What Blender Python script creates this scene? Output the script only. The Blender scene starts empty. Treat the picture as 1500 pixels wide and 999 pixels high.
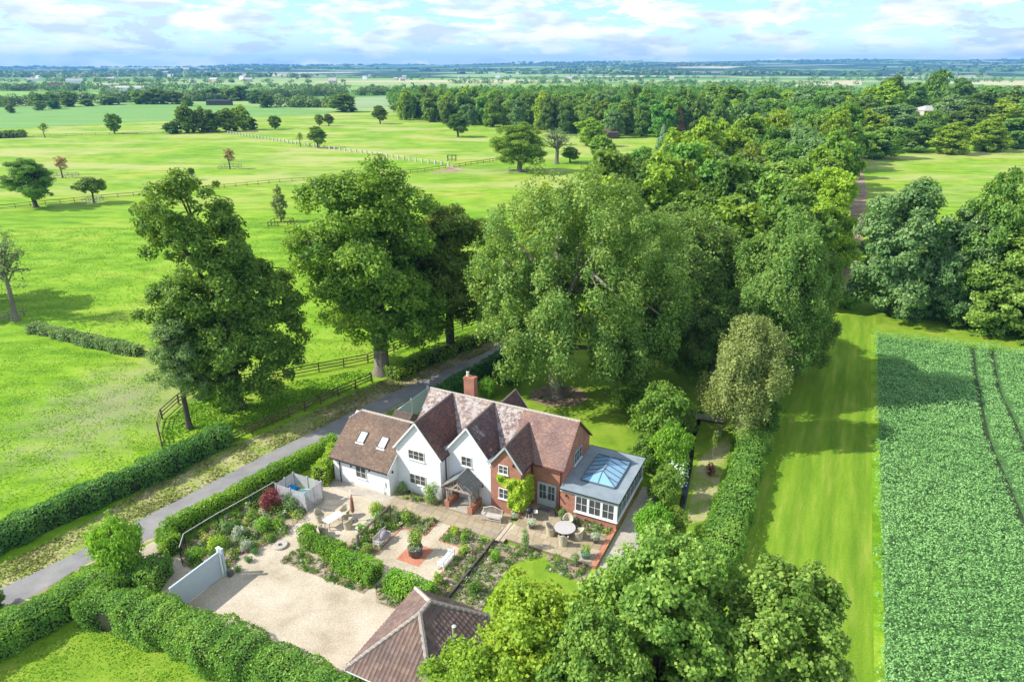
import bpy, math, random
import numpy as np
from mathutils import Vector, Matrix
random.seed(7)
R = math.radians
scene = bpy.context.scene
COL = scene.collection
# ------------------------------------------------------------------ camera
CAM_H = 33.0
PITCH = math.atan((499.5 - 99) / 1000.0)
SP, CP = math.sin(PITCH), math.cos(PITCH)
cam_d = bpy.data.cameras.new("camera")
cam_d.sensor_width = 36.0; cam_d.lens = 24.0
cam_d.clip_start = 0.5; cam_d.clip_end = 40000
cam = bpy.data.objects.new("camera", cam_d); COL.objects.link(cam)
cam.location = (0, 0, CAM_H); cam.rotation_euler = (math.pi/2 - PITCH, 0, 0)
scene.camera = cam
# ------------------------------------------------------------------ light
SUN_EL, SUN_AZ = 40.0, 184.0     # azimuth: direction towards the sun, degrees from +X
sun_dir = Vector((math.cos(R(SUN_EL))*math.cos(R(SUN_AZ)), math.cos(R(SUN_EL))*math.sin(R(SUN_AZ)), math.sin(R(SUN_EL))))
sd = bpy.data.lights.new("sun", 'SUN'); sd.energy = 3.9; sd.angle = R(0.55); sd.color = (1.0, 0.95, 0.87)
so = bpy.data.objects.new("sun", sd); COL.objects.link(so)
so.rotation_euler = (-sun_dir).to_track_quat('-Z', 'Y').to_euler()
so.location = (-60, 0, 80)
world = bpy.data.worlds.new("World"); scene.world = world; world.use_nodes = True
wn, wl = world.node_tree.nodes, world.node_tree.links
wn.clear()
def N(nodes, t, **kw):
    n = nodes.new(t)
    for k, v in kw.items(): setattr(n, k, v)
    return n
out = N(wn, 'ShaderNodeOutputWorld'); bg = N(wn, 'ShaderNodeBackground'); bg.inputs[1].default_value = 0.15
sky = N(wn, 'ShaderNodeTexSky', sky_type='NISHITA', sun_disc=False, sun_elevation=R(SUN_EL), sun_rotation=R(90 - SUN_AZ), altitude=100, air_density=1.0, dust_density=0.3, ozone_density=3.0)
tc = N(wn, 'ShaderNodeTexCoord'); sx = N(wn, 'ShaderNodeSeparateXYZ')
wl.new(tc.outputs['Generated'], sx.inputs[0])
cb = N(wn, 'ShaderNodeMapping'); cb.inputs['Scale'].default_value = (1, 1, 4.2); wl.new(tc.outputs['Generated'], cb.inputs[0])
n1 = N(wn, 'ShaderNodeTexNoise'); n1.inputs['Scale'].default_value = 9.0; n1.inputs['Detail'].default_value = 12; n1.inputs['Roughness'].default_value = 0.66
n1.inputs['Distortion'].default_value = 0.35
wl.new(cb.outputs[0], n1.inputs['Vector'])
cr = N(wn, 'ShaderNodeValToRGB'); wl.new(n1.outputs[0], cr.inputs[0])
cr.color_ramp.elements[0].position = 0.455; cr.color_ramp.elements[0].color = (0, 0, 0, 1)
cr.color_ramp.elements[1].position = 0.52; cr.color_ramp.elements[1].color = (1, 1, 1, 1)
n2 = N(wn, 'ShaderNodeTexNoise'); n2.inputs['Scale'].default_value = 14; n2.inputs['Detail'].default_value = 10
wl.new(cb.outputs[0], n2.inputs['Vector'])
cc = N(wn, 'ShaderNodeValToRGB'); wl.new(n2.outputs[0], cc.inputs[0])
cc.color_ramp.elements[0].position = 0.40; cc.color_ramp.elements[0].color = (3.0, 3.45, 3.95, 1)
cc.color_ramp.elements[1].position = 0.56; cc.color_ramp.elements[1].color = (4.9, 5.0, 5.05, 1)
mx = N(wn, 'ShaderNodeMixRGB'); wl.new(cr.outputs[0], mx.inputs[0]); st_ = N(wn, 'ShaderNodeMixRGB', blend_type='MULTIPLY'); st_.inputs[0].default_value = 1; st_.inputs[2].default_value = (0.62, 0.74, 0.92, 1); wl.new(sky.outputs[0], st_.inputs[1]); wl.new(st_.outputs[0], mx.inputs[1]); wl.new(cc.outputs[0], mx.inputs[2])
wl.new(mx.outputs[0], bg.inputs[0]); wl.new(bg.outputs[0], out.inputs[0])
vs = scene.view_settings
vs.view_transform = 'Standard'; vs.look = 'None'; vs.gamma = 1.0; vs.use_curve_mapping = False; vs.exposure = 0.88
scene.render.engine = 'CYCLES'
scene.cycles.max_bounces = 6; scene.cycles.volume_bounces = 0
HAZE = 1.05e-4
# ------------------------------------------------------------------ ground mapping (photo pixel 1500x999 -> place on a level)
def G(x, y, z=0.0):
    a = (x-750)/1000.0; b = (y-499.5)/1000.0
    dyy = CP - b*SP; dz = SP + b*CP
    t = (CAM_H - z)/dz
    return (a*t, dyy*t, z)
HO = Vector((-10.0758, 47.76, 0)); HA = R(-26)
def Lw(u, v, z=0.0):
    return (HO.x + u*math.cos(HA) - v*math.sin(HA), HO.y + u*math.sin(HA) + v*math.cos(HA), z)
# ------------------------------------------------------------------ object helpers
def tag(o, label=None, cat=None, group=None, kind=None):
    if label: o['label'] = label
    if cat: o['category'] = cat
    if group: o['group'] = group
    if kind: o['kind'] = kind
    return o
def empty(name, loc=(0, 0, 0), rz=0.0, label=None, cat=None, group=None, parent=None):
    o = bpy.data.objects.new(name, None); COL.objects.link(o)
    o.location = loc; o.rotation_euler = (0, 0, rz); o.empty_display_size = 0.2
    if parent: o.parent = parent
    return tag(o, label, cat, group)
def link_mesh(name, me, parent=None, loc=None, rz=None):
    o = bpy.data.objects.new(name, me); COL.objects.link(o)
    if parent: o.parent = parent
    if loc is not None: o.location = loc
    if rz is not None: o.rotation_euler = (0, 0, rz)
    return o
def copy_tree(o, parent=None):
    c = o.copy(); COL.objects.link(c)
    if parent: c.parent = parent
    for ch in o.children: copy_tree(ch, c)
    return c
class MB:
    def __init__(s): s.v = []; s.f = []; s.m = []; s.smooth = False
    def add(s, vs, fs, mi=0):
        b = len(s.v); s.v += [tuple(p) for p in vs]
        for f in fs: s.f.append(tuple(b+i for i in f)); s.m.append(mi)
    def box(s, c, d, rz=0.0, mi=0, tilt=None):
        x, y, z = d[0]/2, d[1]/2, d[2]/2
        P = [Vector((i, j, k)) for i in (-x, x) for j in (-y, y) for k in (-z, z)]
        if tilt: M = Matrix.Rotation(tilt[1], 3, tilt[0]); P = [M @ p for p in P]
        if rz: M = Matrix.Rotation(rz, 3, 'Z'); P = [M @ p for p in P]
        s.add([p + Vector(c) for p in P], [(0, 1, 3, 2), (4, 6, 7, 5), (0, 4, 5, 1), (2, 3, 7, 6), (0, 2, 6, 4), (1, 5, 7, 3)], mi)
    def bar(s, a, b, w, h=None, mi=0, up=(0, 0, 1)):
        a, b = Vector(a), Vector(b); h = h or w
        d = (b-a).normalized(); u = Vector(up)
        if abs(d.dot(u)) > 0.99: u = Vector((0, 1, 0))
        x = d.cross(u).normalized()*w/2; y = x.cross(d).normalized()*h/2
        s.add([a-x-y, a+x-y, a+x+y, a-x+y, b-x-y, b+x-y, b+x+y, b-x+y], [(0, 3, 2, 1), (4, 5, 6, 7), (0, 1, 5, 4), (1, 2, 6, 5), (2, 3, 7, 6), (3, 0, 4, 7)], mi)
    def prism(s, poly, axis, a, b, mi=0):
        n = len(poly); f = {'x': lambda p, t: (t, p[0], p[1]), 'y': lambda p, t: (p[0], t, p[1]), 'z': lambda p, t: (p[0], p[1], t)}[axis]
        vs = [f(p, a) for p in poly] + [f(p, b) for p in poly]
        fs = [tuple(range(n))[::-1], tuple(range(n, 2*n))] + [(i, (i+1) % n, n+(i+1) % n, n+i) for i in range(n)]
        s.add(vs, fs, mi)
    def tube(s, pts, rad, n=8, mi=0, cap=True):
        pts = [Vector(p) for p in pts]; rings = []
        if not isinstance(rad, (list, tuple)): rad = [rad]*len(pts)
        vs = []; fs = []
        for i, p in enumerate(pts):
            d = (pts[min(i+1, len(pts)-1)] - pts[max(i-1, 0)]).normalized()
            u = Vector((0, 0, 1)) if abs(d.z) < 0.9 else Vector((1, 0, 0))
            x = d.cross(u).normalized(); y = x.cross(d)
            for k in range(n):
                t = 2*math.pi*k/n; vs.append(p + x*math.cos(t)*rad[i] + y*math.sin(t)*rad[i])
        for i in range(len(pts)-1):
            for k in range(n): fs.append((i*n+k, i*n+(k+1) % n, (i+1)*n+(k+1) % n, (i+1)*n+k))
        if cap: fs.append(tuple(range(n))[::-1]); fs.append(tuple((len(pts)-1)*n+k for k in range(n)))
        s.add(vs, fs, mi)
    def lathe(s, prof, c=(0, 0, 0), n=16, mi=0):
        vs = []; fs = []
        for r, z in prof:
            for k in range(n):
                t = 2*math.pi*k/n; vs.append((c[0]+r*math.cos(t), c[1]+r*math.sin(t), c[2]+z))
        for i in range(len(prof)-1):
            for k in range(n): fs.append((i*n+k, i*n+(k+1) % n, (i+1)*n+(k+1) % n, (i+1)*n+k))
        s.add(vs, fs, mi)
    def mesh(s, name, mats):
        me = bpy.data.meshes.new(name); me.from_pydata(s.v, [], s.f)
        for m in (mats if isinstance(mats, (list, tuple)) else [mats]): me.materials.append(m)
        if max(s.m, default=0) > 0: me.polygons.foreach_set('material_index', s.m)
        if s.smooth: me.polygons.foreach_set('use_smooth', [True]*len(s.f))
        me.update(); return me
    def build(s, name, mats, parent=None, loc=None, rz=None):
        return link_mesh(name, s.mesh(name, mats), parent, loc, rz)
def np_mesh(name, V, F, mats, tint=None, midx=None, smooth=False):
    """V (n,3) float, F (m,k) int all same k"""
    me = bpy.data.meshes.new(name); m, k = F.shape
    me.vertices.add(len(V)); me.vertices.foreach_set('co', V.astype(np.float32).ravel())
    me.loops.add(m*k); me.loops.foreach_set('vertex_index', F.astype(np.int32).ravel())
    me.polygons.add(m); me.polygons.foreach_set('loop_start', (np.arange(m)*k).astype(np.int32))
    try: me.polygons.foreach_set('loop_total', np.full(m, k, np.int32))
    except Exception: pass
    if tint is not None:
        a = me.attributes.new('tint', 'FLOAT', 'FACE'); a.data.foreach_set('value', tint.astype(np.float32))
    for mt in (mats if isinstance(mats, (list, tuple)) else [mats]): me.materials.append(mt)
    if midx is not None: me.polygons.foreach_set('material_index', midx.astype(np.int32))
    if smooth: me.polygons.foreach_set('use_smooth', np.ones(m, bool))
    me.update(calc_edges=True); me.validate()
    return me
# ------------------------------------------------------------------ materials
def newmat(name):
    m = bpy.data.materials.new(name); m.use_nodes = True
    nt = m.node_tree; b = nt.nodes['Principled BSDF']
    b.inputs['Roughness'].default_value = 0.8
    b.inputs['Specular IOR Level'].default_value = 0.25
    return m, nt.nodes, nt.links, b
def ramp(nodes, stops, interp='LINEAR'):
    r = nodes.new('ShaderNodeValToRGB'); e = r.color_ramp.elements; r.color_ramp.interpolation = interp
    while len(e) < len(stops): e.new(0.5)
    for i, (p, c) in enumerate(stops): e[i].position = p; e[i].color = (*c[:3], 1)
    return r
def pos_node(nodes, links, scale=(1, 1, 1), obj=True, rot=(0, 0, 0)):
    mp = nodes.new('ShaderNodeMapping'); mp.inputs['Scale'].default_value = scale; mp.inputs['Rotation'].default_value = rot
    if obj: t = nodes.new('ShaderNodeTexCoord'); links.new(t.outputs['Object'], mp.inputs[0])
    else: t = nodes.new('ShaderNodeNewGeometry'); links.new(t.outputs['Position'], mp.inputs[0])
    return mp
def noise(nodes, links, vec, scale, detail=5, rough=0.55):
    n = nodes.new('ShaderNodeTexNoise'); n.inputs['Scale'].default_value = scale; n.inputs['Detail'].default_value = detail; n.inputs['Roughness'].default_value = rough
    links.new(vec.outputs[0], n.inputs['Vector']); return n
def mixc(nodes, links, fac, a, b, mode='MIX'):
    m = nodes.new('ShaderNodeMixRGB'); m.blend_type = mode
    for s, v in ((0, fac), (1, a), (2, b)):
        if isinstance(v, (int, float)): m.inputs[s].default_value = v
        elif isinstance(v, tuple): m.inputs[s].default_value = (*v[:3], 1)
        else: links.new(v, m.inputs[s])
    return m.outputs[0]
def bump(nodes, links, b, h, strength, dist):
    bp = nodes.new('ShaderNodeBump'); bp.inputs['Strength'].default_value = strength; bp.inputs['Distance'].default_value = dist
    links.new(h, bp.inputs['Height']); links.new(bp.outputs[0], b.inputs['Normal'])
def mat_noise(name, stops, scale=1.0, detail=5, rough=0.85, bstr=0.0, bdist=0.02, bscale=None, fine=None, obj=False, spec=0.25, stretch=(1, 1, 1), rot=(0, 0, 0), rg=0.6):
    m, nd, lk, b = newmat(name)
    v = pos_node(nd, lk, stretch, obj, rot); n = noise(nd, lk, v, scale, detail, rg)
    r = ramp(nd, stops); lk.new(n.outputs[0], r.inputs[0]); c = r.outputs[0]
    if fine:
        nf = noise(nd, lk, v, fine[0], 3, 0.7); rf = ramp(nd, [(0.3, (1-fine[1],)*3), (0.7, (1+fine[1],)*3)]); lk.new(nf.outputs[0], rf.inputs[0])
        c = mixc(nd, lk, 1.0, c, rf.outputs[0], 'MULTIPLY')
    lk.new(c, b.inputs['Base Color']); b.inputs['Roughness'].default_value = rough; b.inputs['Specular IOR Level'].default_value = spec
    if bstr:
        nb = noise(nd, lk, v, bscale or scale*4, 4, 0.7); bump(nd, lk, b, nb.outputs[0], bstr, bdist)
    return m
def mat_plain(name, col, rough=0.6, var=0.12, scale=3.0, metal=0.0, spec=0.3):
    m = mat_noise(name, [(0.3, tuple(x*(1-var) for x in col)), (0.7, tuple(min(1, x*(1+var)) for x in col))], scale, 4, rough, 0.1, 0.004, scale*8, obj=True, spec=spec)
    m.node_tree.nodes['Principled BSDF'].inputs['Metallic'].default_value = metal
    return m
def mat_leaf(name, stops, transl=0.36, rough=0.55, shift=0.25, interp='LINEAR', tcol=None):
    m, nd, lk, b = newmat(name)
    at = nd.new('ShaderNodeAttribute'); at.attribute_name = 'tint'
    r = ramp(nd, stops, interp); lk.new(at.outputs['Fac'], r.inputs[0])
    oi = nd.new('ShaderNodeObjectInfo')
    hs = nd.new('ShaderNodeHueSaturation'); lk.new(r.outputs[0], hs.inputs['Color'])
    for inp, lo, hi in (('Hue', 0.5-0.03*shift/0.25, 0.5+0.004*shift/0.25), ('Value', 1-shift*0.8, 1+shift*0.8)):
        mr = nd.new('ShaderNodeMapRange'); mr.inputs['To Min'].default_value = lo; mr.inputs['To Max'].default_value = hi
        if inp == 'Value':
            fr = nd.new('ShaderNodeMath'); fr.operation = 'MULTIPLY'; fr.inputs[1].default_value = 7.31; lk.new(oi.outputs['Random'], fr.inputs[0])
            f2 = nd.new('ShaderNodeMath'); f2.operation = 'FRACT'; lk.new(fr.outputs[0], f2.inputs[0]); lk.new(f2.outputs[0], mr.inputs[0])
        else: lk.new(oi.outputs['Random'], mr.inputs[0])
        lk.new(mr.outputs[0], hs.inputs[inp])
    lk.new(hs.outputs[0], b.inputs['Base Color']); b.inputs['Roughness'].default_value = rough; b.inputs['Specular IOR Level'].default_value = 0.22
    tr = nd.new('ShaderNodeBsdfTranslucent')
    tcl = mixc(nd, lk, 1.0, hs.outputs[0], tcol or (1.5, 1.35, 0.6), 'MULTIPLY'); lk.new(tcl, tr.inputs[0])
    ms = nd.new('ShaderNodeMixShader'); ms.inputs[0].default_value = transl
    lk.new(b.outputs[0], ms.inputs[1]); lk.new(tr.outputs[0], ms.inputs[2]); lk.new(ms.outputs[0], nd['Material Output'].inputs[0])
    return m
LG = 2.0
def leafstops(d, l, y=None, g=None):
    y = y or l; g = g or LG
    return [(p, (min(.6, c[0]*g), min(.6, c[1]*g), min(.6, c[2]*g))) for p, c in ((0.0, d), (0.5, l), (1.0, y))]
M = {}
M['oak'] = mat_leaf('oak_leaf', leafstops((0.040, 0.092, 0.014), (0.092, 0.172, 0.021), (0.185, 0.262, 0.034)))
M['dark'] = mat_leaf('dark_leaf', leafstops((0.034, 0.086, 0.014), (0.072, 0.146, 0.022), (0.140, 0.218, 0.034)))
M['beech'] = mat_leaf('beech_leaf', leafstops((0.050, 0.110, 0.022), (0.095, 0.165, 0.035), (0.190, 0.240, 0.065)), shift=0.15)
M['pear'] = mat_leaf('silvery_leaf', leafstops((0.080, 0.125, 0.036), (0.145, 0.195, 0.062), (0.235, 0.270, 0.100)), shift=0.1)
M['lime'] = mat_leaf('lime_leaf', leafstops((0.100, 0.190, 0.020), (0.190, 0.310, 0.030), (0.330, 0.430, 0.055)), shift=0.15)
M['syc'] = mat_leaf('sycamore_leaf', leafstops((0.042, 0.100, 0.018), (0.092, 0.172, 0.028), (0.220, 0.300, 0.070)), shift=0.12)
M['gold'] = mat_leaf('yellow_green_leaf', leafstops((0.082, 0.150, 0.014), (0.138, 0.226, 0.020), (0.225, 0.290, 0.032)), shift=0.15)
M['grey'] = mat_leaf('grey_green_leaf', leafstops((0.055, 0.115, 0.035), (0.100, 0.175, 0.060), (0.190, 0.260, 0.110)), shift=0.12)
M['woodmass'] = mat_leaf('wood_canopy_leaf', leafstops((0.030, 0.085, 0.016), (0.070, 0.150, 0.022), (0.120, 0.205, 0.034), 1.7), shift=0.0)
M['wood'] = mat_leaf('woodland_leaf', leafstops((0.040, 0.100, 0.022), (0.075, 0.165, 0.028), (0.130, 0.230, 0.040)), shift=0.35)
M['far'] = mat_leaf('far_leaf', leafstops((0.030, 0.080, 0.020), (0.060, 0.125, 0.028), (0.095, 0.165, 0.035)), transl=0.15)
M['privet'] = mat_leaf('hedge_leaf', leafstops((0.050, 0.130, 0.015), (0.100, 0.220, 0.020), (0.190, 0.320, 0.035)), shift=0.12)
M['darkhedge'] = mat_leaf('dark_hedge_leaf', leafstops((0.025, 0.080, 0.022), (0.050, 0.135, 0.030), (0.100, 0.200, 0.045)), shift=0.1)
M['fieldhedge'] = mat_leaf('field_hedge_leaf', leafstops((0.045, 0.110, 0.020), (0.095, 0.190, 0.030), (0.180, 0.270, 0.050)), shift=0.1)
M['vine'] = mat_leaf('vine_leaf', leafstops((0.110, 0.230, 0.015), (0.200, 0.380, 0.020), (0.330, 0.480, 0.040)), shift=0.05)
M['acer'] = mat_leaf('red_leaf', leafstops((0.060, 0.015, 0.018), (0.130, 0.035, 0.040), (0.200, 0.070, 0.060)), shift=0.05, tcol=(1.6, .7, .7))
M['silver'] = mat_leaf('silver_leaf', leafstops((0.150, 0.210, 0.150), (0.250, 0.320, 0.240), (0.350, 0.420, 0.300)), shift=0.1)
M['box'] = mat_leaf('box_leaf', leafstops((0.060, 0.120, 0.020), (0.130, 0.210, 0.035), (0.250, 0.300, 0.060)), shift=0.15)
M['crop'] = mat_leaf('crop_leaf', leafstops((0.070, 0.165, 0.042), (0.122, 0.245, 0.074), (0.185, 0.305, 0.112), 1.85), transl=0.2, shift=0.0)
M['mixbed'] = mat_leaf('border_plant_leaf', [(0.0, (0.090, 0.210, 0.030)), (0.25, (0.180, 0.330, 0.045)), (0.45, (0.135, 0.255, 0.075)), (0.58, (0.300, 0.405, 0.240)), (0.70, (0.420, 0.495, 0.075)), (0.80, (0.195, 0.330, 0.060)), (0.88, (0.540, 0.390, 0.255)), (0.93, (0.420, 0.285, 0.495)), (0.97, (0.700, 0.700, 0.600))], interp='CONSTANT', shift=0.05)
M['flower'] = mat_plain('white_petal', (0.75, 0.75, 0.72), 0.7)
M['redflower'] = mat_plain('crimson_petal', (0.45, 0.02, 0.06), 0.7)
M['bark'] = mat_noise('bark', [(0.3, (0.045, 0.038, 0.028)), (0.7, (0.13, 0.11, 0.085))], 2.5, 6, 0.9, 0.6, 0.03, 9, obj=True, stretch=(1, 1, .25))
M['palebark'] = mat_noise('pale_bark', [(0.3, (0.13, 0.11, 0.085)), (0.7, (0.27, 0.24, 0.19))], 2.5, 6, 0.9, 0.6, 0.03, 9, obj=True, stretch=(1, 1, .25))
# ------------------------------------------------------------------ foliage
def leaf_mesh_arrays(P, Nn, size, rng, aspect=0.6):
    """one rhombus-shaped leaf spray per point"""
    n = len(P); t = rng.normal(size=(n, 3)); t -= (t*Nn).sum(1, keepdims=True)*Nn
    t /= np.linalg.norm(t, axis=1, keepdims=True)+1e-9; b = np.cross(Nn, t)
    L = (size*rng.uniform(0.65, 1.35, (n, 1)))*0.5; W = L*aspect*rng.uniform(0.8, 1.25, (n, 1))
    fold = Nn*L*0.25
    V = np.stack([P-t*L, P-b*W+fold*0.6, P+t*L-fold, P+b*W+fold*0.6], 1).reshape(-1, 3)
    return V, np.arange(4*n).reshape(n, 4)
def unit(a): return a/(np.linalg.norm(a, axis=-1, keepdims=True)+1e-9)
def auto_lobes(rng, Rr, H, base, n, top=0.5, spread=0.62, lr=(0.36, 0.52)):
    """ellipsoid lobes filling an envelope of radius Rr, from z=base to z=H"""
    L = []; ch = (H-base)
    for i in range(n):
        f = (i+0.5)/n; z = base + ch*(0.14+0.74*f)
        env = Rr*max(0.25, math.sqrt(max(0.0, 1-((f-0.42)/0.72)**2)))
        ang = i*2.39996 + rng.uniform(-.5, .5); r = env*spread*rng.uniform(0.6, 1.05)*(0.15 if i == n-1 else 1)
        k = Rr*rng.uniform(*lr)*(1-top*0.45*f)
        L.append((r*math.cos(ang), r*math.sin(ang), min(z, H-k*0.8), k, k, k*0.8))
    L.append((0, 0, base+ch*0.5, Rr*0.55, Rr*0.55, ch*0.4))
    return L
def crown_points(rng, lobes, n_cl, cr, lpc, flat=0.7, droop=0.0, outfrac=0.62, dens=1.0):
    """many small leaf clumps spread in the outer part of irregular lobes"""
    cr = cr*0.60; n_cl = int(n_cl*2.6*dens); lpc = lpc*0.42
    A = np.array(lobes); area = A[:, 3]*A[:, 5]; pr = area/area.sum()
    m = n_cl*4; i = rng.choice(len(A), m, p=pr); d = unit(rng.normal(size=(m, 3)))
    ph = rng.uniform(0, 6.28, (len(A), 6)); w = ph[i]
    bum = 1 + 0.13*np.sin(d[:, 0]*4.3+w[:, 0])*np.sin(d[:, 1]*4.1+w[:, 1]) + 0.11*np.sin(d[:, 2]*7+w[:, 2]+d[:, 0]*5) + 0.08*np.sin(d[:, 1]*11+w[:, 3])*np.sin(d[:, 0]*9+w[:, 4])
    rr = rng.uniform(outfrac, 1.03, m)*bum; rr = np.where(rng.random(m) < 0.05, rr*1.14, rr)
    C = A[i, :3] + d*A[i, 3:]*rr[:, None]
    ok = ~((d[:, 2] < -0.35) & (rng.random(m) < 0.6)); 
    for j in range(len(A)):
        q = np.linalg.norm((C-A[j, :3])/A[j, 3:], axis=1); ok &= ~((q < 0.58) & (i != j))
    C, OD = C[ok][:n_cl], d[ok][:n_cl]; n_cl = len(C)
    ctr = A[:, :3].mean(0); big = unit(C-ctr)
    rad = cr*rng.uniform(0.5, 1.5, n_cl); ct = rng.uniform(0, 1, n_cl)
    idx = np.repeat(np.arange(n_cl), np.maximum(6, (lpc*(rad/cr)**2)).astype(int)); n = len(idx)
    d = unit(rng.normal(size=(n, 3)) + 0.45*OD[idx] + np.array([0, 0, 0.25])); rr = rng.uniform(0.35, 1.15, (n, 1))
    P = C[idx] + d*rad[idx][:, None]*rr*np.array([1, 1, flat])
    if droop:
        k = rng.random(n)**1.5*droop; P[:, 2] -= k*rad[idx]*2.0
    Nn = unit(d*0.45 + 0.45*big[idx] + np.array([0, 0, 0.30]) + rng.normal(size=(n, 3))*0.55)
    tint = np.clip(0.40*ct[idx] + 0.60*rng.random(n)**1.4, 0, 1)
    return P, Nn, tint, C
def make_crown(name, seed, lobes, n_cl, cr, lpc, leaf, mat, **kw):
    rng = np.random.default_rng(seed)
    asp = kw.pop('aspect', 0.6)
    P, Nn, tint, C = crown_points(rng, lobes, n_cl, cr, lpc, **kw)
    V, F = leaf_mesh_arrays(P, Nn, leaf, rng, asp)
    return np_mesh(name, V, F, mat, tint), C
def make_trunk(seed, h, r, C, mat, nl=8, base_n=10, flare=1.6, gn=10):
    rng = random.Random(seed); mb = MB(); mb.smooth = True
    top = Vector((rng.uniform(-.3, .3), rng.uniform(-.3, .3), h))
    mid = Vector((rng.uniform(-.2, .2), rng.uniform(-.2, .2), h*0.45))
    mb.tube([(0, 0, -0.4), (0, 0, 0.05), (0, 0, 0.7), mid, top], [r*flare, r*flare*0.9, r, r*0.8, r*0.35], gn)
    idx = list(range(len(C))); rng.shuffle(idx); k = 0
    for i in idx:
        c = Vector(C[i].tolist())
        if k >= nl: break
        if c.z < h*0.25: continue
        s = mid.lerp(top, rng.uniform(0.0, 0.9)) if c.z > mid.z else mid.lerp(Vector((0, 0, h*.25)), rng.random())
        m1 = s.lerp(c, 0.5) + Vector((0, 0, (c-s).length*0.08)); 
        mb.tube([s, m1, c], [r*0.42, r*0.24, r*0.07], 6, cap=False); k += 1
        for j in range(2):
            q = c + Vector((rng.uniform(-1, 1), rng.uniform(-1, 1), rng.uniform(-.2, .8)))*r*2.2
            mb.tube([m1, q], [r*0.15, r*0.05], 5, cap=False)
    return mb.mesh('trunk', mat)
class Proto:
    def __init__(s, seed, Rr, H, base, n_l, n_cl, cr, lpc, leaf, mat, bark='bark', tr=0.5, lobes=None, nl=8, **kw):
        rng = np.random.default_rng(seed+100)
        lb = lobes or auto_lobes(rng, Rr, H, base, n_l, lr=kw.pop('lr', (0.36, 0.52)), spread=kw.pop('spread', 0.62))
        s.R, s.H = Rr, H
        s.crown, C = make_crown('crown', seed, lb, n_cl, cr, lpc, leaf, M[mat], **kw)
        s.trunk = make_trunk(seed, H*0.72, tr, C, M[bark], nl)
    def place(s, name, loc, label, cat='tree', group=None, rz=0.0, sxy=1.0, sz=None, crown_mesh=None):
        e = empty(name, loc, rz, label, cat, group)
        c = link_mesh('crown', s.crown, e); t = link_mesh('trunk', s.trunk, e)
        e.scale = (sxy, sxy, sz if sz is not None else sxy)
        return e
def px_tree(pr, name, bx, by, ty, wpx, label, group=None, rz=0.0, cat='tree'):
    """stand a tree at the ground place seen at (bx,by), as tall and wide as it looks"""
    x, y, _ = G(bx, by); b = (ty-499.5)/1000.0
    h = CAM_H - y*(SP+b*CP)/(CP-b*SP); dep = y*CP + CAM_H*SP*0.7
    w = wpx/1000.0*dep/2
    return pr.place(name, (x, y, 0), label, cat, group, rz, w/pr.R, h/pr.H)
def inside(poly, P):
    poly = np.array(poly); x, y = P[:, 0], P[:, 1]; r = np.zeros(len(P), bool); j = len(poly)-1
    for i in range(len(poly)):
        xi, yi = poly[i]; xj, yj = poly[j]
        c = ((yi > y) != (yj > y)) & (x < (xj-xi)*(y-yi)/(yj-yi+1e-12)+xi); r ^= c; j = i
    return r
def scatter(poly, n, rng):
    a = np.array(poly); lo, hi = a.min(0), a.max(0); out = np.zeros((0, 2))
    while len(out) < n:
        p = rng.uniform(lo, hi, (n*2, 2)); out = np.vstack([out, p[inside(poly, p)]])
    return out[:n]
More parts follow.
